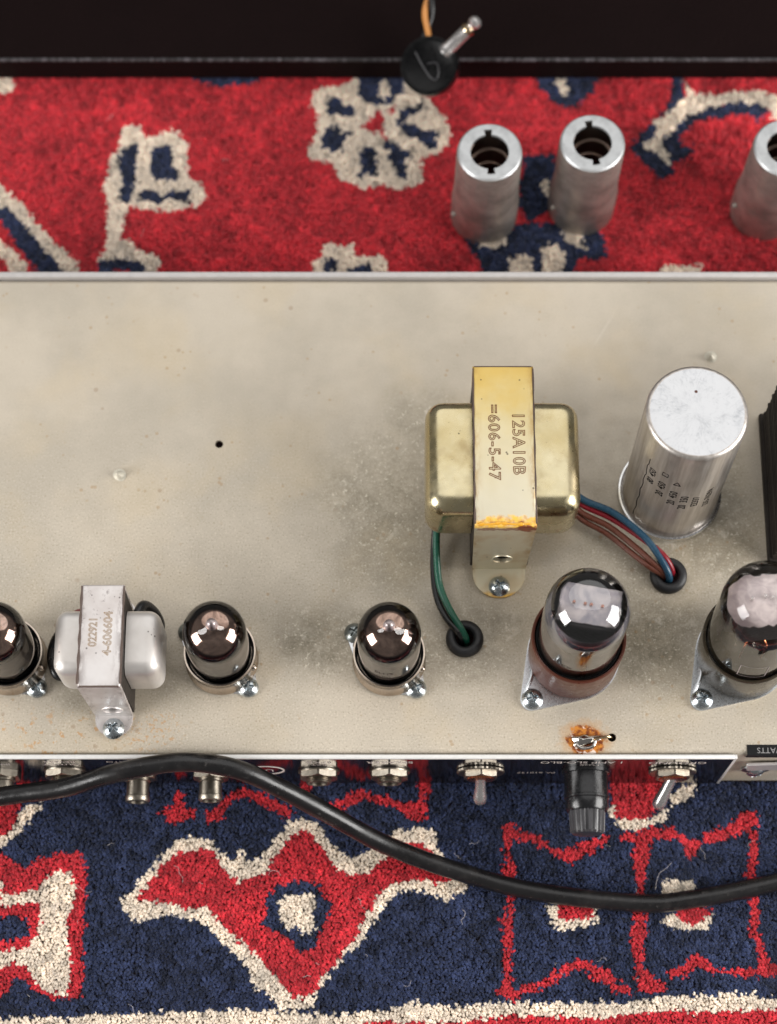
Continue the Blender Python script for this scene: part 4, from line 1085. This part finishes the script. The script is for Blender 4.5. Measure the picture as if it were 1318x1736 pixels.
def small_valve(x, y, label, seed, printed, twist):
    t = thing('small_valve', label, 'vacuum tube', (x, y, HC + 2.45), 'small getter-topped valves in collar sockets', (0, 0, twist))
    g = [(0, 0.2), (8, 0.2), (10.4, 1.2), (11.15, 4)] + [(11.15, z) for z in (12, 20, 28)] + dome(11.15, 34.5, 44.8, 16, 2.1)[:-2] + [(2.6, 44.9), (1.9, 45.6), (1.75, 46.9), (1.2, 47.8), (0, 48.1)]
    smooth(obj('glass_envelope', lathe(g, 64), M['glass'], t), 60)
    gd = [(10.95, 31.6)] + [(r - 0.2, z - 0.25) for r, z in dome(11.15, 34.5, 44.8, 16, 2.1)[:-2]] + [(2.3, 44.5), (1.2, 44.6)]
    smooth(obj('getter_mirror', lathe(gd, 64), M['getter'], t), 60)
    smooth(obj('silver_band', wavy_band(10.9, 12.5, 31.4, 2.2 if not printed else 0.3, seed), M['getter_band'], t), 60)
    smooth(obj('plate_can', lathe([(0, 2.0), (7.5, 2.0), (7.5, 27), (0, 27)], 24), M['plate_black'], t), 40)
    a0 = random.Random(seed).uniform(0.2, 0.5)
    smooth(obj('glass_tip', lathe([(0, 44.6), (2.1, 44.6), (1.9, 45.6), (1.6, 46.8), (1.0, 47.6), (0, 47.9)], 20), M['mica'], t), 50)
    if printed:
        for s, z, size in (('ELHS', 21.5, 3.2), ('(UG)', 17.0, 2.6), ('GINO', 14.2, 2.4)):
            m = text_mesh(s, size)
            vv = []
            for px, py, pz in m[0]:
                a = -math.pi / 2 - 0.18 + px / 11.25
                vv.append((11.24 * math.cos(a), 11.24 * math.sin(a), z + py))
            obj('lettering', (vv, m[1]), M['valve_print'], t)
small_valve(0.2, -57.4, 'small brown-topped valve with faint printing, nearest the green wire grommet', 1, True, 0.0)
small_valve(-60.5, -57.0, 'small brown-topped valve standing just right of the little silver transformer', 2, False, 0.6)
small_valve(-137.0, -57.2, 'small brown-topped valve cut off by the left picture edge', 3, False, 1.9)

# ------------------------------------------------------------------ power valves
def jagged(pts, amp, seed):
    rl = random.Random(seed); out = []
    for i in range(len(pts)):
        x0, y0 = pts[i]; x1, y1 = pts[(i + 1) % len(pts)]
        L = math.hypot(x1 - x0, y1 - y0); k = max(1, int(L / 1.4))
        for j in range(k):
            s = j / k; out.append((x0 + (x1 - x0) * s + rl.uniform(-amp, amp), y0 + (y1 - y0) * s + rl.uniform(-amp, amp)))
    return out
obj_ = obj
def power_valve(x, y, label, clear):
    t = thing('power_valve', label, 'vacuum tube', (x, y, HC + 1.05), 'large power valves in base sockets', (0, math.radians(-2.0), 0) if clear else (0, 0, 0))
    kr, kz = (1.05, 1.10) if clear else (1.0, 1.0)
    def obj(name, mesh, mat, parent=None, loc=(0, 0, 0), rot=(0, 0, 0)):
        if name not in ('base', 'cement_ring'): mesh = ([(p[0] * kr, p[1] * kr, p[2] * kz if p[2] > 18 else p[2]) for p in mesh[0]], mesh[1])
        return obj_(name, mesh, mat, parent, loc, rot)
    bm_ = M['bakelite_black'] if clear else M['bakelite']
    pr = [(0, 0), (15.4, 0), (16.2, 0.5), (16.5, 1.5), (16.75, 23.0), (16.7, 24.2), (16.35, 24.7), (15.8, 24.5), (15.55, 23.6), (15.4, 17), (0, 17)]
    smooth(obj('base', lathe(pr, 64), bm_, t), 40)
    smooth(obj('cement_ring', lathe([(15.5, 21.5), (15.1, 22.4), (14.4, 22.2), (14.2, 19.5)], 48), M['inside'], t), 60)
    top = dome(14.55, 56.5, 70.8, 18, 2.25)
    g = [(14.2, 18), (14.5, 22), (14.55, 28)] + [(14.55, z) for z in (36, 46)] + top
    smooth(obj('glass_envelope', lathe(g, 72), M['glass'] if clear else M['smoke_glass'], t), 60)
    if not clear:
        smooth(obj('getter_ring', lathe([(14.25, 50.5)] + [(r - 0.3, z - 0.3) for r, z in top[:10]], 72), M['soot'], t), 60)
        smooth(obj('silver_band', lathe([(13.9, 18.5), (14.2, 22), (14.25, 28), (14.25, 36), (14.25, 50.2)], 72), M['getter_band'], t), 60)
        rot = Matrix.Rotation(math.radians(-10), 4, 'Z')
        mp = jagged([(-10.2, -6.4), (9.4, -6.4), (10.6, -5.0), (10.4, 6.8), (-8.0, 7.0), (-10.2, 4.0)], 0.12, 4)
        obj('mica_plate', xform(prism(mp, 63.2, 63.7), rot), M['mica_silver'], t)
        obj('plate_structure', xform(box(-10.0, 10.0, -7.4, 7.6, 30, 62.0, 1.0, 2), rot), M['plate_black'], t)
        for dx in (-5.2, -1.4, 0.6, 4.4):
            smooth(obj('electrode_rod', lathe([(0.55, 62), (0.55, 64.8), (0.3, 65.2), (0, 65.2)], 10), M['copper'], t, (dx * math.cos(.17), -dx * .17 + 0.3, 0)), 40)
        smooth(obj('rust_streak', ([(14.29 * math.cos(a), 14.29 * math.sin(a), z) for a, z in ((-1.62, 19), (-1.45, 19), (-1.46, 34), (-1.52, 41), (-1.60, 33))], [(0, 1, 2, 3, 4)]), M['copper'], t))
        for s, a0, z in (('<E>', -2.05, 33.5),):
            m = text_mesh(s, 4.0)
            vv = [(14.66 * math.cos(a0 + px / 14.6), 14.66 * math.sin(a0 + px / 14.6), z + py) for px, py, pz in m[0]]
            obj('lettering', (vv, m[1]), M['valve_print'], t)
    else:
        rot = Matrix.Rotation(math.radians(5), 4, 'Z')
        mp = jagged([(-12.6, -3.0), (-10.0, -7.2), (-7, -8.2), (8, -8.2), (12.2, -4), (12.2, 4), (8, 8.6), (-7.5, 8.6), (-11.5, 5.5), (-12.8, 2)], 0.5, 8)
        obj('mica_plate', xform(prism(mp, 63.0, 63.4), rot), M['mica'], t)
        low = jagged([(-12.8, -3.0), (-9.0, -7.6), (8, -8), (12.4, -4), (12.4, 4), (8, 8.2), (-8, 8.2), (-12.6, 3)], 0.25, 5)
        obj('mica_plate', xform(prism(low, 33.0, 33.4), rot), M['thin_mica'], t)
        obj('plate_structure', xform(join(box(-7.5, 7.5, -5.4, 5.4, 35, 62.3, 1.6, 2), box(-10.5, 10.5, -1.2, 1.2, 35, 62, .4, 1)), rot), M['plate_black'], t)
        for dx, dy in ((-5.4, 0.5), (-1.0, 1.2), (1.4, 0.8), (4.6, 0.2)):
            smooth(obj('electrode_rod', lathe([(0.6, 30), (0.6, 65.0), (0.3, 65.4), (0, 65.4)], 10), M['mica_silver'], t, (dx, dy, 0)), 40)
        for a in (-2.0, -1.2, 0.4, 2.4):
            smooth(obj('support_wire', tube([(9 * math.cos(a), 7 * math.sin(a), 20), (9.4 * math.cos(a), 7 * math.sin(a), 33), (6 * math.cos(a), 5 * math.sin(a), 36)], 0.4, 8, 2), M['copper'], t))
        smooth(obj('stem', lathe([(0, 18), (6.0, 18), (5.2, 24), (3.0, 29), (0, 30)], 20), M['glass'], t), 50)
        w = 0.035
        quads = []
        R = 14.66
        def bar(a0, a1, z0, z1):
            n = 8
            v = []
            for i in range(n + 1):
                a = a0 + (a1 - a0) * i / n
                v += [(R * math.cos(a), R * math.sin(a), z0), (R * math.cos(a), R * math.sin(a), z1)]
            return v, [(2 * i, 2 * i + 2, 2 * i + 3, 2 * i + 1) for i in range(n)]
        a0, a1 = -1.98, -1.33
        obj('printed_frame', join(bar(a0, a1, 25.0, 25.25), bar(a0, a1, 36, 36.2), bar(a0, a0 + .018, 25.3, 36), bar(a1 - .018, a1, 25.3, 36)), M['mica'], t)
power_valve(67.2, -55.4, 'smoky power valve in a red-brown base, beside the amber-stained transformer foot', False)
power_valve(128.5, -55.4, 'clear glass power valve in a black base at the right picture edge', True)

# ------------------------------------------------------------------ can capacitor
def build_cap():
    H = 76.0
    t = thing('can_capacitor', 'tall aluminium can capacitor with white scuffed top and stamped ratings', 'capacitor', (104.9, 7.2, HC), rot=(math.radians(-2.0), 0, 0))
    R = 17.6
    smooth(obj('can_body', lathe([(R, 2.0), (R, H - 1.8), (R - 0.35, H - 0.7), (R - 1.1, H - 0.1), (R - 1.5, H - 0.05)], 96), M['can'], t), 50)
    n = 96
    v = [(0, 0, 0)]; f = []
    rings = [3, 7, 11, 14.5, R - 1.45]
    for r in rings:
        for k in range(n): v.append((r * math.cos(2 * math.pi * k / n), r * math.sin(2 * math.pi * k / n), 0.0 if r < 16 else -0.06))
    for k in range(n): f.append((0, 1 + k, 1 + (k + 1) % n))
    for i in range(len(rings) - 1):
        for k in range(n): f.append((1 + i * n + k, 1 + (i + 1) * n + k, 1 + (i + 1) * n + (k + 1) % n, 1 + i * n + (k + 1) % n))
    smooth(obj('can_top', (v, f), M['can_top'], t, (0, 0, H)), 60)
    smooth(obj('base_flange', lathe([(19.2, 0.05), (19.35, 1.8), (19.1, 2.5), (18.5, 2.7), (17.9, 2.3), (17.6, 2.0)], 96), M['flange'], t), 50)
    for s, deg, z, size in (('80  450', -46, 48, 4.0), ('20  450', -31, 43, 4.0), ('20  450', -15, 39, 4.0), ('20  350', -1, 36, 4.0), ('E2337', 13, 36, 3.6), ('235-7629A', 29, 36, 3.6)):
        m = text_mesh(s, size, bold=0.05)
        vv = []
        for px, py, pz in m[0]:
            a = math.radians(-90 + deg) - py / R
            vv.append(((R + 0.06) * math.cos(a), (R + 0.06) * math.sin(a), z + px))
        obj('lettering', (vv, m[1]), M['ink'], t)
    def mark(pl, deg, z):
        w = [( (R + 0.06) * math.cos(math.radians(-90 + deg) - py / R), (R + 0.06) * math.sin(math.radians(-90 + deg) - py / R), z + px) for px, py in pl]
        return tube(w, 0.16, 5, 0.6, smooth_path=False)
    obj('square_mark', mark([(0, -1.1), (2.4, -1.1), (2.4, 1.1), (0, 1.1), (0, -1.1)], -31, 55), M['ink'], t)
    obj('triangle_mark', mark([(0, -1.2), (2.6, 0), (0, 1.2), (0, -1.2)], -15, 51), M['ink'], t)
    pl = [(6 + k * 2.2, 0.25 * math.sin(k * 1.3) + 0.12 * math.sin(k * 3.1)) for k in range(25)]
    obj('seam_scratch', mark(pl, -55, 0), M['ink'], t)
build_cap()
# ------------------------------------------------------------------ transformers
def bracket(w_top, w_bot, depth, h, th, foot_len, foot_w, hole):
    # top strap + tapered front leg + rounded foot (and the same at the back); origin at front base centre
    parts = []
    hw, hb, hf = w_top / 2, w_bot / 2, foot_w / 2
    top = box(-hw, hw, 0.0, depth, h - th, h, 1.0, 3, only=lambda e: all(abs(v.co.z - h) < 1e-6 for v in e.verts))
    def leg(y_out, sgn):
        yo, yi = y_out, y_out - sgn * th
        v = [(-hw, yo, h - th), (hw, yo, h - th), (hw, yi, h - th), (-hw, yi, h - th), (-hb, yo, 0.05), (hb, yo, 0.05), (hb, yi, 0.05), (-hb, yi, 0.05)]
        f = [(0, 1, 2, 3), (4, 7, 6, 5), (0, 4, 5, 1), (1, 5, 6, 2), (2, 6, 7, 3), (3, 7, 4, 0)]
        return v, f
    return top, leg(0.0, -1), leg(depth, 1)
def foot_mesh(w, L, th):
    r = w / 2
    pts = [(-r, 0.3), (-r, -(L - r))] + [(r * math.cos(math.pi + math.pi * i / 14), -(L - r) + r * 0.92 * math.sin(math.pi + math.pi * i / 14)) for i in range(1, 14)] + [(r, -(L - r)), (r, 0.3)]
    return prism(pts, 0.1, th)
def bell(x0, x1, y0, y1, z0, z1, r, side):
    # deep-drawn end bell: big rounded corners, open toward the core
    bm = bmesh.new()
    a = box(x0, x1, y0, y1, z0, z1)
    vs = [bm.verts.new(p) for p in a[0]]
    for q in a[1]: bm.faces.new([vs[i] for i in q])
    bm.normal_update()
    es = [e for e in bm.edges if not all(abs(v.co.x - side) < 1e-6 for v in e.verts)]
    bmesh.ops.bevel(bm, geom=es, offset=r, segments=6, profile=0.5, affect='EDGES', clamp_overlap=True)
    bm.verts.index_update()
    out = [tuple(v.co) for v in bm.verts], [tuple(v.index for v in f.verts) for f in bm.faces]
    bm.free()
    return out

def build_transformer(name, label, loc, w, wb, depth, h, bells, foot_w, foot_len, mats, hole_z, screw_rot):
    t = thing(name, label, 'transformer', (loc[0], loc[1], HC))
    mb, mbell = mats
    top, l1, l2 = bracket(w, wb, depth, h, 1.3, foot_len, foot_w, None)
    smooth(obj('top_strap', top, mb, t), 40)
    leg = obj('front_leg', l1, mb, t)
    c = obj('cutter', xform(cyl(3.6, -4, 4, 28), Matrix.Rotation(math.pi / 2, 4, 'X')), None, t, (0.6, 0, hole_z))
    c.scale = (0.95, 1, 1)
    bpy.context.view_layer.update(); boolean(leg, [c])
    smooth(obj('hole_rim', xform(lathe([(3.6, 0.0), (4.15, 0.0), (4.05, 0.3), (3.65, 0.32)], 32, True), Matrix.Diagonal((0.95, 1, 1, 1)) @ Matrix.Rotation(math.pi / 2, 4, 'X')), mb, t, (0.6, -0.02, hole_z)), 50)
    obj('back_leg', l2, mb, t)
    o = obj('foot', foot_mesh(foot_w, foot_len, 1.3), mb, t); smooth(o, 30)
    smooth(obj('foot', [(-x, depth - y, z) for x, y, z in foot_mesh(foot_w, foot_len, 1.3)[0]] and ([(-x, depth - y, z) for x, y, z in foot_mesh(foot_w, foot_len, 1.3)[0]], foot_mesh(foot_w, foot_len, 1.3)[1]), mb, t), 30)
    screw(t, (0, -foot_len * 0.58, 1.3), 3.9, 2.2, screw_rot); screw(t, (0, depth + foot_len * 0.58, 1.3), 3.9, 2.2, 0.2)
    obj('core', box(-w / 2 + 0.25, w / 2 - 0.25, 1.7, depth - 1.7, 0.3, h - 1.4), M['core'], t)
    for (x0, x1, y0, y1, z0, z1, r, side) in bells:
        smooth(obj('end_bell', bell(x0, x1, y0, y1, z0, z1, r, side), mbell, t), 60)
    return t

W = 21.6
ot = build_transformer('output_transformer', 'gold varnished transformer stamped 125A10B with amber drips on its strap', (40.7, -22.6), W, 19.6, 60.5, 50.0,
    [(-27.6, -W / 2 - 0.05, 8.0, 51.0, 13.0, 43.5, 6.6, -W / 2 - 0.05), (W / 2 + 0.05, 27.4, 8.0, 51.0, 13.0, 43.5, 6.6, W / 2 + 0.05)], 19.2, 11.8, (M['ot'], M['ot_bell']), 13.5, 0.55)
def stamped(t, s, x, y, z, size, rot, mat, w, sp=1.0, xs=1.0):
    m = text_mesh(s, size, outline=w, spacing=sp, xscale=xs)
    return obj('stamped_lettering', xform(m, Matrix.Translation((x, y, z)) @ Matrix.Rotation(rot, 4, 'Z')), mat, t)
stamped(ot, '125A10B', 4.9, 31.0, 50.02, 6.1, -math.pi / 2, M['emboss_brown'], 0.16, 1.05, 1.0)
stamped(ot, '=606-5-47', -3.7, 31.5, 50.02, 5.7, -math.pi / 2, M['emboss_brown'], 0.16, 1.08, 1.1)
dr = random.Random(5)
vd = tube([(-10.0, 1.0, 49.7), (-6, 0.9, 50.0), (-2, 1.3, 50.0), (3, 0.9, 50.0), (8.5, 1.1, 49.8)], lambda s: 0.35 + 0.45 * math.sin(s * 21) ** 2 * math.sin(s * 8.3 + 1) ** 2, 10, 0.5)
def amber_mat():
    t = NT('amber_varnish'); t.set(color=t.mix(t.noise(300, 3), srgb(214, 142, 18), srgb(238, 184, 60)), rough=0.12, coat=0.8)
    return t.m
M['amber'] = amber_mat()
smooth(obj('varnish_drip', vd, M['amber'], ot))
obj('worn_strap_edge', join(tube([(-10.7, 1.2, 49.7), (-10.65, 59.5, 49.7)], lambda s: .30 + .12 * math.sin(s * 37), 8, 1.0), tube([(10.7, 1.2, 49.7), (10.7, 59.5, 49.7)], lambda s: .28 + .10 * math.sin(s * 29), 8, 1.0),
    tube([(-10.2, 60.2, 49.6), (10.2, 60.2, 49.6)], .3, 8, 1.0)), M['edge_rust'], ot)
def w3(name, pts, r, mat, parent): return smooth(obj(name, tube(pts, r, 12, 1.0), M[mat], parent))
# wire leads (local to the transformer base)
bx, by = 40.7, -22.6
L = lambda *p: [(x - bx, y - by, z) for x, y, z in p]
w3('green_wire', L((19.5, 4, 15), (17.9, -8, 12), (17.6, -19, 9), (18.6, -30, 6.5), (21.8, -38.5, 5.6), (26.2, -46.4, 5.4), (28.2, -49.6, 2.5), (28.6, -50.4, -6)), 1.28, 'green', ot)
w3('black_wire', L((18.5, 2, 13), (17.0, -12, 6.0), (16.6, -24, 3.2), (17.8, -34, 2.6), (21.2, -42.0, 3.2), (25.0, -47.2, 4.8), (26.6, -49.4, 2.5), (26.8, -50, -6)), 1.28, 'blackw', ot)
w3('blue_wire', L((64, 8, 20), (70.2, 0.8, 14), (82.4, -4.2, 11.5), (93.6, -13.0, 10.0), (100.2, -21.6, 7.5), (103.0, -26.4, 4.0), (103.8, -27.2, -6)), 1.3, 'blue', ot)
w3('red_wire', L((64, 7, 18), (70.0, -0.2, 11.5), (82.0, -5.6, 9.0), (93.2, -13.2, 8.4), (100.6, -19.4, 7.8), (104.2, -24.0, 3.5), (104.8, -24.6, -6)), 1.15, 'redw', ot)
w3('brown_wire', L((64, 5, 16), (70.0, -2.6, 9.5), (81.4, -8.2, 7.0), (91.6, -16.6, 6.4), (97.6, -22.4, 6.0), (101.4, -25.2, 3.5), (102.2, -25.6, -6)), 1.15, 'brown', ot)
w3('brown_wire', L((64, 4, 14), (69.8, -4.2, 7.5), (80.6, -10.2, 5.0), (90.6, -18.6, 4.8), (96.6, -23.6, 5.0), (101.0, -25.6, 2.5), (101.6, -26.4, -6)), 1.1, 'brown', ot)

W2 = 14.8
ck = build_transformer('choke_transformer', 'little silver transformer stamped 022921 between two small valves', (-98.8, -78.2), W2, 13.4, 36.6, 44.0,
    [(-17.8, -W2 / 2 - 0.05, 7.0, 30.5, 9.5, 35.5, 4.6, -W2 / 2 - 0.05), (W2 / 2 + 0.05, 19.4, 7.0, 30.5, 9.5, 35.5, 4.6, W2 / 2 + 0.05)], 13.4, 8.0, (M['choke'], M['choke_bell']), 11.0, 0.9)
stamped(ck, '022921', -2.7, 19.5, 44.02, 4.0, math.pi / 2, M['emboss_tan'], 0.10, 1.0, 0.88)
stamped(ck, '4-606604', 2.4, 19.0, 44.02, 4.2, math.pi / 2, M['emboss_tan'], 0.10, 1.0, 0.98)
obj('worn_strap_edge', join(tube([(-7.35, 1.2, 43.75), (-7.3, 36, 43.75)], lambda s: .42 + .14 * math.sin(s * 31), 8, 1.0), tube([(7.3, 1.2, 43.75), (7.3, 36, 43.75)], lambda s: .34 + .1 * math.sin(s * 23), 8, 1.0),
    tube([(-6.8, 0.35, 43.6), (6.8, 0.35, 43.6)], .42, 8, 1.0)), M['edge_rust'], ck)
cx, cy = -98.8, -78.2
L = lambda *p: [(x - cx, y - cy, z) for x, y, z in p]
w3('dark_wire', L((-115, -52, 16), (-118.6, -50.5, 11), (-121.2, -54, 7), (-121.6, -59, 5), (-119, -64, 3.5), (-113, -62, 2)), 1.7, 'blackw', ck)
w3('dark_wire', L((-90, -48, 22), (-87.8, -42, 19), (-84.6, -42.5, 13), (-82.8, -46, 8), (-84, -51, 4)), 1.9, 'blackw', ck)
w3('red_brown_wire', L((-108, -49, 20), (-109.5, -44.5, 18), (-113, -44.5, 14), (-115, -49, 9)), 1.5, 'redw', ck)

# power transformer at the right edge
pt = thing('power_transformer', 'dark laminated power transformer cut off by the right picture edge', 'transformer', (172, 9.0, HC))
obj('base_flange', box(-32.0, 32.0, -29.5, 29.5, 0.1, 3.0, 0.5, 1), M['core'], pt)
for i in range(26):
    z = 3.05 + i * 1.45
    j = 0.25 * math.sin(i * 2.1) + 0.15 * math.sin(i * 5.3)
    if i == 0:
        lam = obj('lamination', box(-30.6, 30.6, -28.2, 28.2, 0, 1.36), M['core'], pt, (j, 0, z))
    else:
        obj('lamination', lam.data, None, pt, (j, 0.2 * math.sin(i * 3.3), z))
smooth(obj('top_cover', bell(-26, 26, -24, 24, 40.8, 70, 8, 999), M['core'], pt), 50)
for sx in (-27.5, 27.5):
    for sy in (-25, 25): screw(pt, (sx, sy, 40.7), 3.6, 2.0, 0.4, 'screw_dark')

# ------------------------------------------------------------------ mains cord
pts = [(-230, -118, 14), (-180, -109.5, 24), (-141, -105.0, 34), (-117, -102.6, 40), (-97, -98.6, 47.5), (-74, -95.7, 50.9), (-54.5, -97.6, 48.6), (-38.0, -103.4, 38.5), (-21.2, -110.2, 26.5),
       (-2.0, -118.6, 15.0), (22.0, -126.4, 7.5), (52.5, -134.2, 3.8), (92, -138.3, 3.2), (114, -136.9, 3.2), (144, -130.8, 3.2), (180, -122, 3.2), (235, -118, 3.1)]
cr = random.Random(12)
pts = [(x, y + cr.uniform(-.35, .35), z) for x, y, z in pts]
cord = smooth(obj('mains_cord', tube(pts, lambda s: 3.5 + 0.05 * math.sin(s * 91) + 0.04 * math.sin(s * 233), 24, 2.0), M['cable']))
cord['label'] = 'thick black mains cord snaking across the front of the chassis onto the rug'; cord['category'] = 'cord'

bpy.context.view_layer.update()
